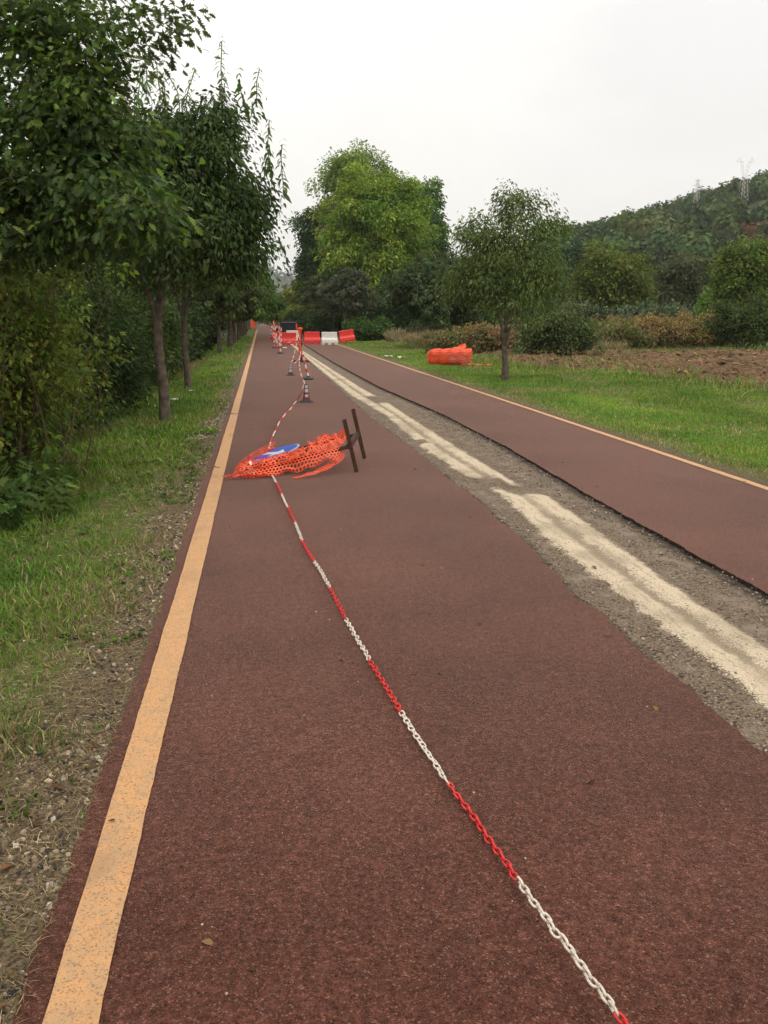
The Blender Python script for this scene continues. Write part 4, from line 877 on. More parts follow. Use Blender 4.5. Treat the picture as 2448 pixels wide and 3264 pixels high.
def barrier(label, cx, cy, red, tilt=0., rz=0., z0=0.0, wd=.92):
    t = empty('road_barrier', (cx, cy, z0), rz, label=label, cat='barrier', group='water filled plastic barriers'); t.rotation_euler = (0, tilt, rz)
    nx = 61; X = np.linspace(-wd/2, wd/2, nx)
    prof = [(.205, .09), (.215, .13), (.20, .27), (.165, .33), (.10, .385), (.092, .42), (.088, .62), (.094, .66), (.094, .70), (.07, .72)]
    def rib(x, z):   # ribs in the lower half, shallow panels in the upper half
        c = np.abs(((x/wd+.5)*5.0) % 1-.5)*2
        lowm = sstep(.10, .16, z)*sstep(.41, .33, z); upm = sstep(.42, .46, z)*sstep(.66, .62, z)
        return -.022*sstep(.72, .95, c)*lowm-.010*sstep(.80, 1., c)*upm
    rows = []
    for d, z in prof: rows.append(np.stack([X*(1-.015*(z > .4)), -(d+rib(X, z)), np.full(nx, z)], 1))
    for d, z in prof[::-1]: rows.append(np.stack([X*(1-.015*(z > .4)), (d+rib(X, z)), np.full(nx, z)], 1))
    V = np.concatenate(rows); m = len(rows); b = Buf(); i = (np.arange(m)[:, None]*nx+np.arange(nx-1)[None]).ravel(); nxt = (i+nx) % (m*nx)
    b.add(V, np.stack([i, i+1, nxt+1, nxt], 1)); e0 = [q*nx for q in range(m)]; e1 = [q*nx+nx-1 for q in range(m)]
    b.add(V[e0], [list(range(m))]); b.add(V[e1], [list(range(m))[::-1]])
    mm = M_REDP if red else M_WHITEP; b.build('body', mm, t)
    for fx, fw in ((-.375, .165), (0, .20), (.375, .165)):
        b = Buf(); box(b, (fx*wd/.92, 0, .045), (fw, .40, .092), taper=1.0); b.build('foot', mm, t)
    b = Buf(); box(b, (wd/2+.025, 0, .22), (.05, .07, .16)); b.build('coupling', mm, t)
    b = Buf(); lathe(b, [(.032, 0), (.032, .02), (.0, .022)], (-.22*wd, 0, .715), 12); b.build('filler_cap', M_WHITEP if red else M_REDP, t)
    return t
def bc(u0, u1, vb): # centre on the ground from photo extents
    a = gpos((u0+u1)/2, vb); return a
a = bc(606.5, 640, 746.5); barrier('red barrier nearest the middle of the path, partly hidden by the netted post', a[0], a[1]+.2, True, wd=.94)
a = bc(658.5, 690.5, 743.5); barrier('upright red barrier right of the netted post', a[0], a[1]+.2, True, rz=.02)
a = bc(696.5, 728, 744.5); barrier('white barrier standing between two red barriers', a[0], a[1]+.2, False, rz=-.02)
a = bc(735, 766, 742); barrier('red barrier tipped up on its left corner at the grass edge', a[0]+.02, a[1]+.2, True, tilt=-.135, rz=.12, z0=.08)
p = pos(634, 735, 59.5); barrier('white barrier behind the first red barrier, only its top showing', p[0], 59.5, False, z0=float(rise(59.5)))
# net holes ------------------------------------------------------------
def net(b, fn, nu, nv, hole=.36, stag=True, drop=0, r=None):
    U, V = np.meshgrid(np.arange(nu), np.arange(nv)); U = U.ravel().astype(float); V = V.ravel().astype(float)
    keep = np.ones(len(U), bool) if not drop else (r.random(len(U)) > drop); U, V = U[keep], V[keep]
    off = .5*(V % 2) if stag else 0*V
    sq = np.array([[-.5, -.5], [0, -.5], [.5, -.5], [.5, 0], [.5, .5], [0, .5], [-.5, .5], [-.5, 0]]); an = np.arctan2(sq[:, 1], sq[:, 0]); inn = np.stack([np.cos(an)*hole, np.sin(an)*hole*1.05], 1)
    A = np.concatenate([sq, inn])
    uu = (U[:, None]+off[:, None]+.5+A[None, :, 0])/(nu+.5); vv = (V[:, None]+.5+A[None, :, 1])/nv
    P = fn(uu.ravel(), vv.ravel()); j = np.arange(8); f = np.stack([j, (j+1) % 8, (j+1) % 8+8, j+8], 1); n = len(U)
    b.add(P, (f[None]+(np.arange(n)*16)[:, None, None]).reshape(-1, 4))
def thick(o, t=.0022):
    m = o.modifiers.new('thickness', 'SOLIDIFY'); m.thickness = t; m.offset = 0; return o

# rusty sign stand -----------------------------------------------------
def sign_stand(label, O, xl, yl, zl, disc=True, hw=.33, L=1.08, foot=.275, name='sign_stand', rearfoot=0.):
    t = empty(name, O, label=label, cat='sign'); Rm = np.stack([xl, yl, zl], 1)
    def W(p): return Rm @ np.asarray(p, float)
    def WL(l): return [W(p) for p in l]
    for s in (-1, 1):
        b = Buf(); beam(b, W((0, s*hw, -.02)), W((0, s*hw, L)), .035, .035, up=xl); b.build('rail', M_RUST, t)
        b = Buf(); A, B = W((-foot-(rearfoot if s > 0 else 0), s*hw, -.028)), W((foot-(rearfoot if s > 0 else 0), s*hw, -.028))
        beam(b, A, B, .006, .031, up=zl); beam(b, A+W((0, -.018, .018)), B+W((0, -.018, .018)), .030, .006, up=zl); b.build('foot_bar', M_RUST, t)
    for z in (-.005, .50, L-.02):
        b = Buf(); q_ = .046 if z < .1 else .030; beam(b, W((0, -hw, z)), W((0, hw, z)), q_, q_, up=xl); b.build('cross_bar', M_RUST, t)
    return t, W
zl = unit(np.array([-1.08, -.06, -.245])); xl = unit(np.cross([0, 1, 0], zl))
_f, _r = pos(1110/K, 1424/K, 8.62), pos(1137/K, 1385/K, 9.28); yl = (_r-_f)/.66    # the frame is bent out of square
O1 = (_f+_r)/2
t1, W1 = sign_stand('fallen rusty sign stand lying on its back with its feet in the air', O1, xl, yl, zl)
def disc(t, W, cl, rad, ang, tx=0., ty=0.):
    c = np.asarray(cl, float); e1 = np.array([0, math.cos(ang), math.sin(ang)]); e2 = np.array([0, -math.sin(ang), math.cos(ang)]); n_ = unit(np.array([1., tx, ty])); e1 = unit(e1-n_*e1.dot(n_)); e2 = np.cross(n_, e1)
    def D(x, y, h): return W(c+e1*x+e2*y+n_*h)
    th = np.arange(40)*2*np.pi/40
    def ringdisc(r0, h0, h1, m, name, par):
        V = np.array([D(math.cos(a)*r0, math.sin(a)*r0, h) for h in (h0, h1) for a in th]); j = np.arange(40); b = Buf()
        b.add(V, np.stack([j, (j+1) % 40, (j+1) % 40+40, j+40], 1)); b.add(V[:40], [list(range(40))[::-1]]); b.add(V[40:], [list(range(40))]); return b.build(name, m, par)
    d0 = ringdisc(rad, 0, .008, M_STEEL, 'sign_plate', t)
    d1 = ringdisc(rad*.975, .0085, .011, M_SIGNW, 'rim', d0); ringdisc(rad*.93, .0115, .0135, M_BLUE, 'blue_face', d0)
    ar = np.array([(-.72, -.13), (.12, -.13), (.12, -.42), (.80, 0), (.12, .42), (.12, .13), (-.72, .13)])*rad*.9
    V = np.array([D(x, y, h) for h in (.0138, .0160) for x, y in ar]); k = len(ar); b = Buf(); b.add(V, [list(range(k))[::-1], list(range(k, 2*k))]+[[q, (q+1) % k, (q+1) % k+k, q+k] for q in range(k)]); b.build('arrow', M_SIGNW, d0)
disc(t1, W1, (.055, .03, .82), .268, math.pi/2-.75+math.pi, tx=-.035, ty=.05)

# netting round the fallen stand ---------------------------------------
def WO(x, y, z): # local stand coords -> world, arrays
    return O1[None]+x[:, None]*xl[None]+y[:, None]*yl[None]+z[:, None]*zl[None]
def nz(u, v, s, a): return (fbm(u*5, v*4, s, 3)-.44)*a
tn = empty('safety_net', (.3, 8.9, 0), label='torn orange plastic net wrapped round the fallen sign stand', cat='net'); tn_o = np.array([.3, 8.9, 0])
def skirt(u, v):      # hangs from the front rail to the asphalt
    z = 1.08-u*.99; a = v*2.2
    top = WO(.022+nz(u, v, 1, .01), -.33+0*u, z); low = top.copy()
    hgt = np.clip(top[:, 2]-.006-.16*sstep(.55, 1, u), .01, None)
    w_ = sstep(.12, 1, v); low[:, 2] = top[:, 2]-w_*hgt*np.clip(.82+nz(u, v, 2, .5), .5, 1); low[:, 1] = top[:, 1]-.035*sstep(0, .2, v)-w_*(.07+.06*np.sin(u*9))+nz(u, v, 3, .08)*w_; low[:, 2] += .02*np.sin(u*31)*w_*u
    low[:, 2] = np.maximum(low[:, 2], .006+.012*vnoise(u*30, v*9, 4)); low[:, 1] -= .05*sstep(.85, 1., v)*sstep(.6, .3, u); return low-tn_o
def cover(u, v):      # over the top between the rails, right of the disc
    z = .56-u*.47; y = -.35+v*.72; x = .022+.018*np.sin(v*3.14)*-1+nz(u*2, v*2, 5, .10)+.05*np.exp(-((u-.42)/.22)**2)*sstep(.3, 1, v)+.014*np.sin(u*30+v*12); return WO(x, y, z)-tn_o
def cover2(u, v):     # under the disc
    z = 1.10-u*.60; y = -.36+v*.70; x = .012+nz(u*2, v*2, 6, .07); P = WO(x, y, z); P[:, 2] = np.maximum(P[:, 2], .01); return P-tn_o
def loop(u, v):       # curled sheet at the left end
    x = -.315+.40*u**1.2; h = (.02+.25*np.sqrt(u))*v; return np.stack([x+.03*v, 8.52+.62*u+.06*np.sin(v*2)+nz(u, v, 7, .05), .012+h*.85+0*u], 1)-tn_o
def tail_l(u, v):
    return np.stack([-.40+.42*u+.02*v, 8.30+.09*v+.05*u+nz(u*2, v, 8, .05), .012+.035*vnoise(u*14, v*3, 9)+.02*(1-v)], 1)-tn_o
def tail_r(u, v):
    s = np.array([.80, 8.62, .20]); e = np.array([.26, 8.30, .012]); m_ = np.array([.62, 8.42, .05]); c = (1-u)[:, None]**2*s+2*(u*(1-u))[:, None]*m_+(u**2)[:, None]*e
    wv = np.stack([.02+0*u, .11*(1-.55*u**3), .085*(1-u)], 1); P = c+wv*(v-.5)[:, None]+np.stack([0*u, 0*u, nz(u*2, v, 10, .03)], 1); P[:, 2] = np.maximum(P[:, 2], .006); return P-tn_o
def ruff(u, v):
    z = .40-u*.31; y = .36-.02*v+0*u; x = .02+v*(.045+.025*np.sin(u*9))+nz(u*3, v, 11, .04); return WO(x, y, z)-tn_o
for fn, a_, b_, hl in ((skirt, 27, 6, .375), (cover, 17, 16, .345), (cover2, 16, 13, .36), (loop, 16, 8, .38), (tail_l, 14, 4, .31), (tail_r, 18, 5, .39), (ruff, 13, 4, .34)):
    b = Buf(); net(b, fn, a_, b_, hl); thick(b.build('net_sheet', M_NET, tn))
b = Buf(); net(b, lambda u, v: WO(.035+.050*np.sin(v*2.2)+nz(u*3, v*2, 15, .05), -.37+.13*v+.03*np.sin(u*11), 1.08-u*.60)-tn_o, 15, 6, .37); thick(b.build('net_sheet', M_NET, tn))
r = np.random.default_rng(77)
tape('barrier_tape', 'short white and red tape knotted over the left end of the fallen stand', [pos(790/K, 1452/K, 8.45), pos(800/K, 1480/K, 8.33), pos(805/K, 1500/K, 8.28), pos(812/K, 1512/K, 8.22)], .022, .07, r, twist=14)
tape('barrier_tape', 'small twist of white tape lying across the tied tape on the net', [pos(788/K, 1493/K, 8.30), pos(800/K, 1496/K, 8.28), pos(812/K, 1490/K, 8.28)], .02, .3, r, twist=10, start=1)

# standing stand, seen edge on -----------------------------------------
sp = gpos(652, 782); sY = sp[1]
t2, W2 = sign_stand('upright rusty stand wrapped with orange net left of the second red barrier', np.array([sp[0], sY+.35, .03]), np.array([1., 0, 0]), np.array([0, 1., 0]), np.array([0, 0, 1.]), hw=.35, L=1.17, foot=.27, name='sign_stand')
t3 = empty('safety_net', (sp[0], sY, 0), label='furled orange net tied along the upright rusty stand', cat='net')
b = Buf()
def furl(u, v):
    a = v*6.283; z = .22+.98*u; rr = (.026+.022*np.sin(u*9)**2+.035*sstep(.86, .95, u)*sstep(1.02, .96, u))*(1+.35*np.sin(a*3+u*20)); return np.stack([-.045-.015*np.sin(u*4)+rr*np.cos(a), rr*np.sin(a)-.04, z], 1)
net(b, furl, 34, 12, .26); thick(b.build('net_sheet', M_NET, t3))
b = Buf()
def furl2(u, v): return np.stack([-.04+.04*np.sin(u*3.1)*v, -.05+.3*v, 1.05+.12*u+.04*np.sin(v*9+u*4)], 1)
net(b, furl2, 6, 9, .26); thick(b.build('net_sheet', M_NET, t3))
b = Buf(); net(b, lambda u, v: np.stack([-.065+.03*np.sin(u*6)-.02*u*(1-u), .1+.3*v, .35+.75*u], 1), 24, 9, .30); thick(b.build('net_sheet', M_NET, t3))
k1 = pos(947/K, 1095/K, sY); r = np.random.default_rng(5)
knot('bunch of white and red tape hanging beside the upright netted stand', pos(950/K, 1082/K, sY-.1), r, 14, .20, .2)
# chains up to the stand and the second cone
c1t = np.array([cone1[0]-.03, cone1[1], .34]); q = [c1t, pos(648, 800, 18.5), pos(646.5, 777, 22), pos(649, 765, 26), pos(650, 757, sY-.1), np.array([sp[0]-.05, sY-.07, .60])]
chain('red and white chain rising from the nearest cone to the upright stand', q, 33, True)
chain('red and white chain from the second cone up to the tape bunch', [np.array([cone2[0], cone2[1], .34]), pos(929/K, 1155/K, 25), pos(937/K, 1132/K, 27), pos(944/K, 1108/K, 28.5), k1], 34, True)
tape('barrier_tape', 'sagging tape from the second cone to the foot of the upright stand', [np.array([cone2[0]+.02, cone2[1], .33]), pos(938/K, 1158/K, 25.5), pos(952/K, 1145/K, 28), pos(958/K, 1136/K, sY-.05)], .035, .55, r, twist=1.5)
# tape and net around the far posts
r = np.random.default_rng(6)
knot('tangle of tape round the pale striped post', dtop-[0, 0, .10], r, 7, .20, .3)
knot('tangle of tape low between the thin striped posts', pos(599, 738, 45), r, 6, .30, .25)
knot('tape wound round the far striped posts', pos(592, 718, 61), r, 6, .38, .4)
tape('barrier_tape', 'tape sagging across the front of the first red barrier', [dtop-[0, 0, .15], pos(613, 737, 47), pos(621, 740, 47.5), pos(628, 738, 48), pos(640, 728, 46)], .045, .16, r, twist=1)
tape('barrier_tape', 'tape falling from the taller striped post to the ground', [pos(596, 722, 48), pos(601, 732, 46), pos(604, 745, 44.3), pos(606, 757, 42)], .05, .3, r)
t4 = empty('safety_net', pos(597, 728, 47), label='scrap of orange net hanging between the thin striped posts', cat='net'); o4 = np.array(pos(597, 728, 47))
def scrap(u, v):
    a = pos(584, 733, 47); c = pos(605, 720, 46.5); P = a[None]*(1-u)[:, None]+c[None]*u[:, None]; P[:, 2] += (v-.5)*(.18+.28*u)+.05*np.sin(u*8); P[:, 1] += .15*np.sin(v*5+u*6); return P-o4
b = Buf(); net(b, scrap, 14, 7, .22); thick(b.build('net_sheet', M_NET, t4), .004)

# black ribbed container, trestle --------------------------------------
cY = 66.; p = pos(624, 720, cY); g0 = float(rise(cY)); tt = empty('container', (p[0], cY, g0), label='black ribbed container standing behind the barriers', cat='container')
wd = 43/F*cY; ht = CAMH-(1027-VPY)/F*cY-g0
b = Buf(); box(b, (0, .35, ht/2+.02), (wd, .7, ht-.04)); b.build('body', M_BLACK, tt)
for k in range(5):
    b = Buf(); box(b, (0, -.02, .16+k*(ht-.3)/4), (wd*.94, .045, .07)); b.build('rib', M_BLACK, tt)
b = Buf(); box(b, (0, .3, ht+.012), (wd*1.0, .82, .028)); b.build('lid', M_STEEL, tt)
for s in (-1, 1):
    b = Buf(); box(b, (s*(wd/2+.05), -.02, ht/2-.05), (.085, .07, ht-.1)); b.build('upright', M_RUST, tt)
b = Buf(); box(b, (wd/2+.06, -.08, ht-.3), (.10, .03, .42)); b.build('orange_flap', M_NET, tt)
zY = 84.; a, c = pos(583.5, 706, zY), pos(604.5, 706, zY); g0 = float(rise(zY)); mid = (a+c)/2; hl = (c-a)[0]/2; tt = empty('trestle_barrier', (mid[0], zY, g0), label='red and white striped trestle left of the black container', cat='barrier')
hz = a[2]-g0+.02
for k in range(8):
    b = Buf(); x0, x1 = -hl+2*hl*k/8, -hl+2*hl*(k+1)/8; sl = .07
    V = np.array([[x0-sl*.5, 0, hz-.11], [x1-sl*.5, 0, hz-.11], [x1+sl*.5, 0, hz+.11], [x0+sl*.5, 0, hz+.11]]); V = np.vstack([V-[0, .015, 0], V+[0, .015, 0]])
    b.add(V, np.array([[0, 1, 2, 3], [7, 6, 5, 4], [0, 4, 5, 1], [3, 2, 6, 7], [0, 3, 7, 4], [1, 5, 6, 2]])); b.build('stripe', M_REDP if k % 2 == 0 else M_WHITEP, tt)
for s in (-1, 1):
    for f in (-1, 1):
        b = Buf(); beam(b, (s*hl*.85, .03, hz+.05), (s*hl*.9, f*.33, 0), .05, .04, up=(1, 0, 0)); b.build('leg', M_WHITEP, tt)
b = Buf(); V = np.array([[-.12, -.06, hz-.15], [.28, -.06, hz-.15], [.38, -.06, hz-.48], [-.12, -.06, hz-.48]]); V = np.vstack([V, V+[0, .03, 0]]); b.add(V, np.array([[3, 2, 1, 0], [4, 5, 6, 7], [0, 1, 5, 4], [2, 3, 7, 6], [1, 2, 6, 5], [0, 4, 7, 3]])); b.build('black_plate', M_BLACK, tt)
p = pos(603, 703, 82); g0 = float(rise(82)); ls = empty('warning_lamp_stand', (p[0], 82, g0), label='white stand with a small round dark lamp beside the black container', cat='lamp')
b = Buf(); box(b, (0, 0, (p[2]-g0)/2-.05), (.16, .05, p[2]-g0-.02)); b.build('panel', M_WHITEP, ls)
b = Buf(); Mx = np.array([[1, 0, 0], [0, 0, 1], [0, 1, 0]]); lathe(b, [(.02, -.05), (.15, -.05), (.15, .03), (0, .05)], (-.03, -.03, p[2]-g0+.12), 16, M=Mx); b.build('lamp', M_RUBBER, ls)
b = Buf(); lathe(b, [(.02, .0), (.08, .0), (.08, .02), (0, .03)], (-.03, -.09, p[2]-g0+.12), 16, M=Mx); b.build('lens', M_STEEL, ls)

# orange net roll on the right verge -----------------------------------
A = pos(1372/K, 1137/K, 28.9); B_ = pos(1506/K, 1139/K, 28.6); L = np.linalg.norm(B_-A); ax = (B_-A)/L; RR = .285; A[2] = B_[2] = float(gz(A[0], A[1]))+RR-.02
t5 = empty('net_roll', A-[0, 0, RR], label='bulky roll of orange plastic net lying on the right verge', cat='net'); o5 = A-np.array([0, 0, RR])
ax = unit(B_-A); n1_ = unit(np.cross(ax, [0, 0, 1.])); n2_ = np.cross(n1_, ax)
def rollf(rad, a0_, a1_, u0, u1, rip=.012, s=0):
    def f(u, v):
        a = a0_+(a1_-a0_)*v; s_ = u0+(u1-u0)*u; rr = rad*(1-.42*sstep(.10, -.06, s_)**2)*(1-.07*np.cos(4*a))+rip*np.sin(s_*26+a*2+s)+.02*(fbm(s_*5, a*2, s)-.45)*2
        P = A[None]+ax[None]*(s_*L)[:, None]+(n1_[None]*np.cos(a)[:, None]+n2_[None]*np.sin(a)[:, None])*rr[:, None]; P[:, 2] = np.maximum(P[:, 2], o5[2]+.01); return P-o5
    return f
b = Buf(); net(b, rollf(RR, .25, 3.4, -.07, 1), 30, 16, .36, False); thick(b.build('net_sheet', M_NET, t5))
b = Buf(); net(b, rollf(RR*.93, -3.0, 3.2, -.06, .98, .016, 2), 20, 20, .42, False); thick(b.build('net_sheet', M_NET, t5))
b = Buf(); net(b, rollf(RR*1.02, 3.5, 5.1, -.08, .55, .03, 4), 18, 10, .3, False); thick(b.build('net_sheet', M_NET, t5))
b = Buf(); net(b, rollf(RR*.80, -3.1, 3.2, -.02, .40, .016, 5), 12, 16, .38, False); thick(b.build('net_sheet', M_NET, t5))
b = Buf(); tube(b, [A+ax*L*.42-o5-[0, 0, .05], A+ax*L*.93-o5-[0, 0, .05]], .19, 16); b.build('core', M_CLEAR, t5, smooth=True)
tl0, tl1 = pos(1480/K, 1165/K, 28.0), gpos(1571/K, 1171/K)
def tailf(u, v):
    P = (A+ax*L*.7+[0, -.28, 0])[None]*(1-u)[:, None]+np.array([tl1[0], tl1[1], 0])[None]*u[:, None]; P[:, 2] = .02+gz(P[:, 0], P[:, 1])+.06*vnoise(u*8, v*3, 4)+.03; P[:, 1] += (v-.5)*.3*(1-.6*u)+.05*np.sin(u*9); return P-o5
b = Buf(); net(b, tailf, 28, 7, .2, False); thick(b.build('net_sheet', M_NET, t5))
spk = pos(1481/K, 1096/K, 28.9)
def spike(u, v):
    base = A+ax*L*(.50+.32*v[:, None])+n2_*RR*.95; return base*(1-u)[:, None]+(spk[None]+np.stack([.05*(v-.5), .05*v, 0*v], 1))*u[:, None]+np.stack([.10*np.sin(u*3)*(v-.5), .12*(v-.5), .02*np.sin(u*9)], 1)-o5
b = Buf(); net(b, spike, 8, 8, .2, False); thick(b.build('net_sheet', M_NET, t5))

# ================================================================== FAR THINGS
# orange net fence and grey post at the far left of the path
fY = 118.; a, c = pos(542, 697, fY), pos(551.5, 697, fY); g0 = float(gz(a[0], fY)); tf_ = empty('safety_net', (a[0], fY, g0), label='far orange net strung beside the left edge line', cat='net')
b = Buf(); w0 = (c-a)[0]; net(b, lambda u, v: np.stack([w0*(u*1.1-.05), .12*np.sin(u*5), .25+.95*v+.05*np.sin(u*6)], 1), 16, 12, .2, False); thick(b.build('net_sheet', M_NET, tf_), .01)
for x in (0, w0):
    b = Buf(); tube(b, [(x, .05, -.2), (x, .05, 1.35)], .03, 6); b.build('stake', M_RUST, tf_)
# grey end post
b = Buf(); box(b, (0, 0, .55), (.22, .12, 1.3)); box(b, (0, 0, 1.22), (.30, .16, .06)); o = b.build('bollard', M_STEEL); o.location = (c[0]+.25, fY-2, float(rise(fY))); tag(o, 'grey post at the end of the far orange net', 'bollard')
# blue round sign far away
q = pos(572, 682, 235); g0 = float(rise(235)); ts = empty('round_sign', (q[0], 235, g0), label='tiny blue round sign where the path ends', cat='sign')
b = Buf(); tube(b, [(0, 0, 0), (0, 0, q[2]-g0)], .06, 8); b.build('pole', M_STEEL, ts)
b = Buf(); lathe(b, [(.34, -.02), (.34, .02), (0, .02)], (0, -.09, q[2]-g0), 24, M=Mx); sp_ = b.build('sign_plate', M_BLUE, ts)
b = Buf(); box(b, (0, -.125, q[2]-g0-.04), (.07, .02, .22)); box(b, (0, -.125, q[2]-g0+.12), (.15, .02, .10)); b.build('figure', M_SIGNW, sp_)
# pale shed and green screen fence between the trunks of the right row
q = pos(705, 679, 118); g0 = float(gz(q[0], 118)); sh = empty('shed', (q[0], 118, g0), label='small pale roofed shed glimpsed between the right row of trunks', cat='shed')
b = Buf(); box(b, (0, 1.5, 1.1), (4.2, 3, 2.2)); b.build('wall', M_WALLW, sh)
b = Buf(); V = np.array([[-2.4, -.3, 2.25], [2.4, -.3, 2.25], [2.4, 1.5, 3.1], [-2.4, 1.5, 3.1], [2.4, 3.3, 2.25], [-2.4, 3.3, 2.25]]); b.add(V, [[0, 1, 2, 3], [3, 2, 4, 5], [0, 5, 4, 1], [0, 3, 5], [1, 4, 2]]); b.build('roof', M_WALLW, sh)
for x in (-1.1, 1.1):
    b = Buf(); box(b, (x, -.03, 1.2), (.8, .06, .9)); b.build('window', M_BLACK, sh)
q0, q1 = pos(672, 700, 108), pos(722, 700, 108); g0 = float(gz(q0[0], 108)); fe = empty('screen_fence', (q0[0], 108, g0), label='dark green screen fence behind the right row of trees', cat='fence')
wf = (q1-q0)[0]; b = Buf(); box(b, (wf/2, 0, .8), (wf, .04, 1.5)); b.build('screen', M_FENCE, fe)
for k in range(5):
    b = Buf(); box(b, (wf*k/4, -.06, .85), (.07, .07, 1.8)); b.build('post', M_STEEL, fe)
# house beyond the fields, left of the lone tree
q = pos(985, 652, 96); g0 = float(gz(q[0], 96)); ho = empty('house', (q[0], 96, g0), label='low house with a white column glimpsed left of the lone verge tree', cat='house')
b = Buf(); box(b, (0, 3, 1.5), (9, 5, 3.1)); b.build('wall', mat('plaster_tan', (.30, .25, .18), .9, .2, var=(1.5, .2)), ho)
b = Buf(); V = np.array([[-5.2, -1.6, 3.0], [5.2, -1.6, 3.0], [4.8, 3, 4.2], [-4.8, 3, 4.2], [5.2, 6, 3.05], [-5.2, 6, 3.05]]); b.add(V, [[0, 1, 2, 3], [3, 2, 4, 5], [0, 5, 4, 1], [0, 3, 5], [1, 4, 2]]); b.build('roof', M_ROOF, ho)
for x in (-1.6, 1.9):
    b = Buf(); box(b, (x, -1.2, 1.5), (.38, .38, 3.0)); b.build('column', M_WALLW, ho)
for x in (-2.9, .2, 3.2):
    b = Buf(); box(b, (x, .46, 1.7), (.9, .1, 1.1)); b.build('window', M_BLACK, ho)
# grey gate in the scrub
q = pos(955, 698, 66); g0 = float(gz(q[0], 66)); ga = empty('metal_gate', (q[0], 66, g0), label='low grey metal gate half hidden by the scrub left of the lone tree', cat='gate')
b = Buf(); box(b, (0, 0, 1.1), (1.6, .05, .06)); box(b, (0, 0, .25), (1.6, .05, .06)); b.build('rail', M_STEEL, ga)
for k in range(9):
    b = Buf(); box(b, (-.76+.19*k, .0, .68), (.035, .03, .8)); b.build('bar', M_STEEL, ga)
# pylons on the hill
def pylon(label, u, vt, Y, h, arm, tw):
    q = pos(u, vt, Y); g0 = float(gz(q[0], Y)); H_ = q[2]-g0; t = empty('pylon', (q[0], Y, g0), label=label, cat='pylon'); b = Buf(); rr = .05
    hw = lambda z: (H_*.085)*(1-z/H_*.80)
    for sx_ in (-1, 1):
        for sy_ in (-1, 1): tube(b, [(sx_*hw(z), sy_*hw(z), z) for z in (0, H_*.5, H_*(.62 if tw else 1))], rr, 4, cap=False)
    nn = 7; zz = np.linspace(0, H_*(.62 if tw else 1), nn+1)
    for k in range(nn):
        for sx_, sy_ in ((1, 1), (-1, 1)):
            tube(b, [(-sx_*hw(zz[k]), -hw(zz[k]), zz[k]), (sx_*hw(zz[k+1]), -hw(zz[k+1]), zz[k+1])], rr*.7, 4, cap=False)
            tube(b, [(-sx_*hw(zz[k]), hw(zz[k]), zz[k]), (sx_*hw(zz[k+1]), hw(zz[k+1]), zz[k+1])], rr*.7, 4, cap=False)
    b.build('lattice_mast', M_PYLON, t)
    b = Buf()
    if tw:   # two horned heads, Y shape
        for s in (-1, 1):
            x0, z0 = s*hw(H_*.62), H_*.62; x1 = s*arm*.62; tube(b, [(x0, 0, z0), (x1, 0, H_*.98)], rr, 4); tube(b, [(x0*.2, 0, z0), (x1*.45, 0, H_*.90)], rr, 4)
            for k in range(4):
                f = k/4; tube(b, [(x0+(x1-x0)*f, 0, z0+(H_*.98-z0)*f), (x0*.2+(x1*.45-x0*.2)*min(1, f+.2), 0, z0+(H_*.90-z0)*min(1, f+.2))], rr*.7, 4)
            tube(b, [(x1*.45, 0, H_*.9), (x1*1.5, 0, H_*.9)], rr, 4); tube(b, [(x1, 0, H_*.98), (x1*1.5, 0, H_*.9)], rr, 4)
    else:
        for z, a_ in ((.97, .6), (.86, 1.), (.76, .8)):
            tube(b, [(-arm*a_, 0, H_*z), (arm*a_, 0, H_*z)], rr, 4); tube(b, [(-arm*a_, 0, H_*z), (0, 0, H_*(z+.035)), (arm*a_, 0, H_*z)], rr*.7, 4)
    b.build('cross_arm', M_PYLON, t)
pylon('large lattice pylon with spread arms on the hill near the right edge', 1612, 338, 262, 20, 3.0, True)
pylon('small lattice pylon on the hill left of the large one', 1508, 388, 275, 14, 1.7, False)

# litter ---------------------------------------------------------------
def scrap_obj(name, label, cat, p, size, m, seed, flat=.3):
    r = np.random.default_rng(seed); n = 7; u, v = np.meshgrid(np.linspace(-1, 1, n), np.linspace(-1, 1, n)); Zs = r.random((n, n))*flat+.05
    X_ = (u+r.normal(0, .13, u.shape))*size; Y_ = (v+r.normal(0, .13, u.shape))*size*.7; V = np.stack([X_, Y_, Zs*size], -1).reshape(-1, 3); i = (np.arange(n-1)[:, None]*n+np.arange(n-1)[None]).ravel()
    b = Buf(); b.add(V, np.stack([i, i+1, i+n+1, i+n], 1)); o = b.build(name, m); thick(o, .004); o.location = tuple(float(c) for c in p); return tag(o, label, cat)
for k, (u, v, s, m, lb) in enumerate(((376, 862, .07, M_TAPEW, 'crumpled white paper in the grass right of the nearest trunk'), (384, 855, .06, M_CLEAR, 'pinkish wrapper in the grass behind the nearest trunk'),
                                  (341, 873, .06, M_TAPEW, 'white paper scrap just left of the nearest trunk'), (414, 846, .05, M_SIGNW, 'pale blue white scrap at the foot of the second avenue tree'),
                                  (868, 776, .16, M_TAPEW, 'pale rag in the grass left of the orange roll'), (839, 774, .12, M_TAPEW, 'small pale scrap in the grass left of the pale rag'),
                                  (1012, 1165, .0, M_TAPEW, ''), (615, 752, .10, M_STONE, 'pale broken lump in front of the first red barrier'))):
    if s: 
        p = gpos(u, v); p[2] = float(gz(p[0], p[1])) if p[0] < -.6 or p[0] > 4.6 else 0.; scrap_obj('litter', lb, 'litter', p+[0, 0, .05 if u != 615 else 0], s, m, 500+k, .5)
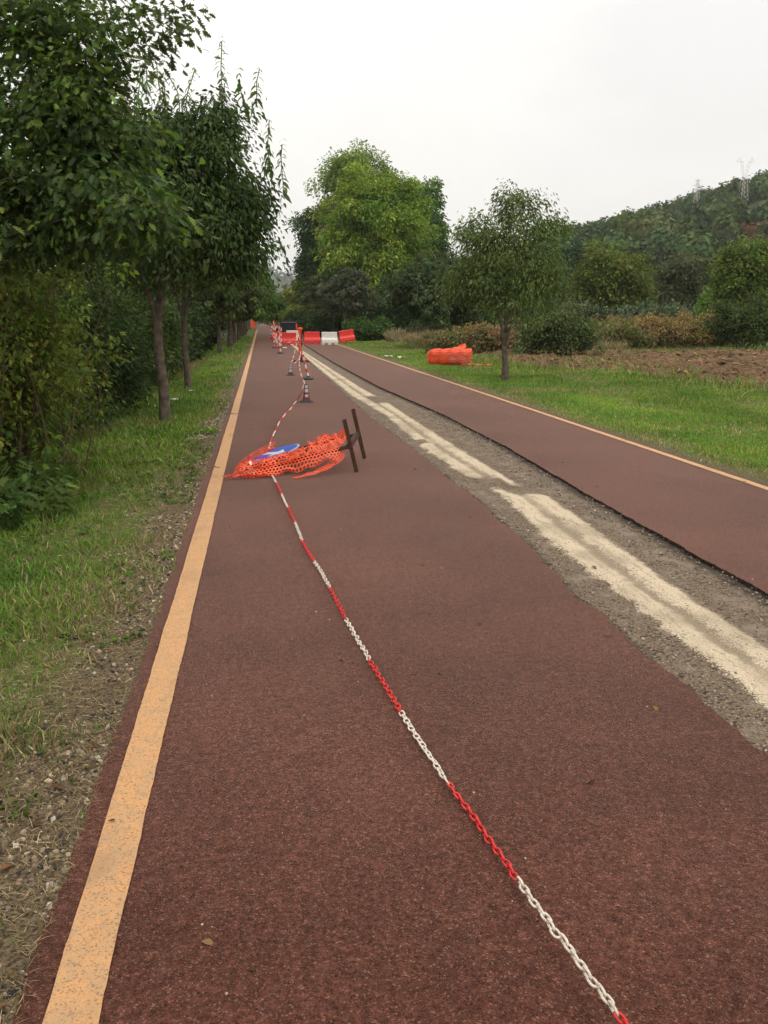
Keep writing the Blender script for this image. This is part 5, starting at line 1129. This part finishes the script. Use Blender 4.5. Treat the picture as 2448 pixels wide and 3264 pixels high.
# twigs and dry leaves
def twig(label, p0, p1, rad, seed):
    r = np.random.default_rng(seed); q = np.linspace(0, 1, 7)[:, None]; P = p0+(p1-p0)*q+r.normal(0, .006, (7, 3))*[1, 1, .4]; o = P[0].copy(); b = Buf(); tube(b, P-o, rad*(1-.5*q[:, 0]), 6); x = b.build('twig', M_BARKPALE); x.location = tuple(o); tag(x, label, 'twig')
twig('dry stick lying across the left edge line', gpos(487, 893, .014), gpos(514, 894, .014), .008, 1)
twig('dark twig at the outer edge of the left line beside the fallen stand', gpos(458, 1006, .012), gpos(475, 1010, .012), .006, 2)
def leaf_obj(label, p, s, rz, col, seed):
    b = Buf(); Rm = frames(np.array([[math.cos(rz), math.sin(rz), .05]]), np.array([[.1, .1, 1.]])); scatter(b, OAK[0]*[1, 1, .8], OAK[1], np.array([[0, 0, s*.2]]), Rm, np.array([s]), np.array([col])); o = b.build('dead_leaf', M_LEAFFAR); thick(o, .0006); o.location = tuple(float(c) for c in p); tag(o, label, 'leaf')
leaf_obj('dark dead leaf on the outer edge of the left line in the foreground', gpos(233, 1776, .006), .022, .3, (.03, .02, .015), 1)
leaf_obj('brown dead leaf on the gravel left of the path', gpos(140, 1715, .0), .07, 2.2, (.12, .07, .04), 2)
leaf_obj('rust coloured dead leaf on the gravel farther up the left verge', gpos(176, 1393, .0), .05, 1.2, (.22, .08, .03), 3)
leaf_obj('small brown leaf on the red asphalt beyond the trench', gpos(1585/K*.9965, 1385/K, .004), .05, .5, (.10, .07, .04), 4)

# ================================================================== HAZE
b = Buf(); box(b, (0, 3460, 416), (7400, 7320, 840)); hz_ = b.build('haze', [])
hm = bpy.data.materials.new('haze'); hm.use_nodes = True; hn = hm.node_tree; hn.nodes.clear()
ho_ = N(hn, 'ShaderNodeOutputMaterial'); hv = N(hn, 'ShaderNodeVolumePrincipled'); hv.inputs['Color'].default_value = (.93, .95, .97, 1); hv.inputs['Density'].default_value = .00020; hv.inputs['Anisotropy'].default_value = .2
hn.links.new(hv.outputs[0], ho_.inputs['Volume']); hz_.data.materials.append(hm); tag(hz_, 'thin pale haze in the air', 'haze', kind='stuff')
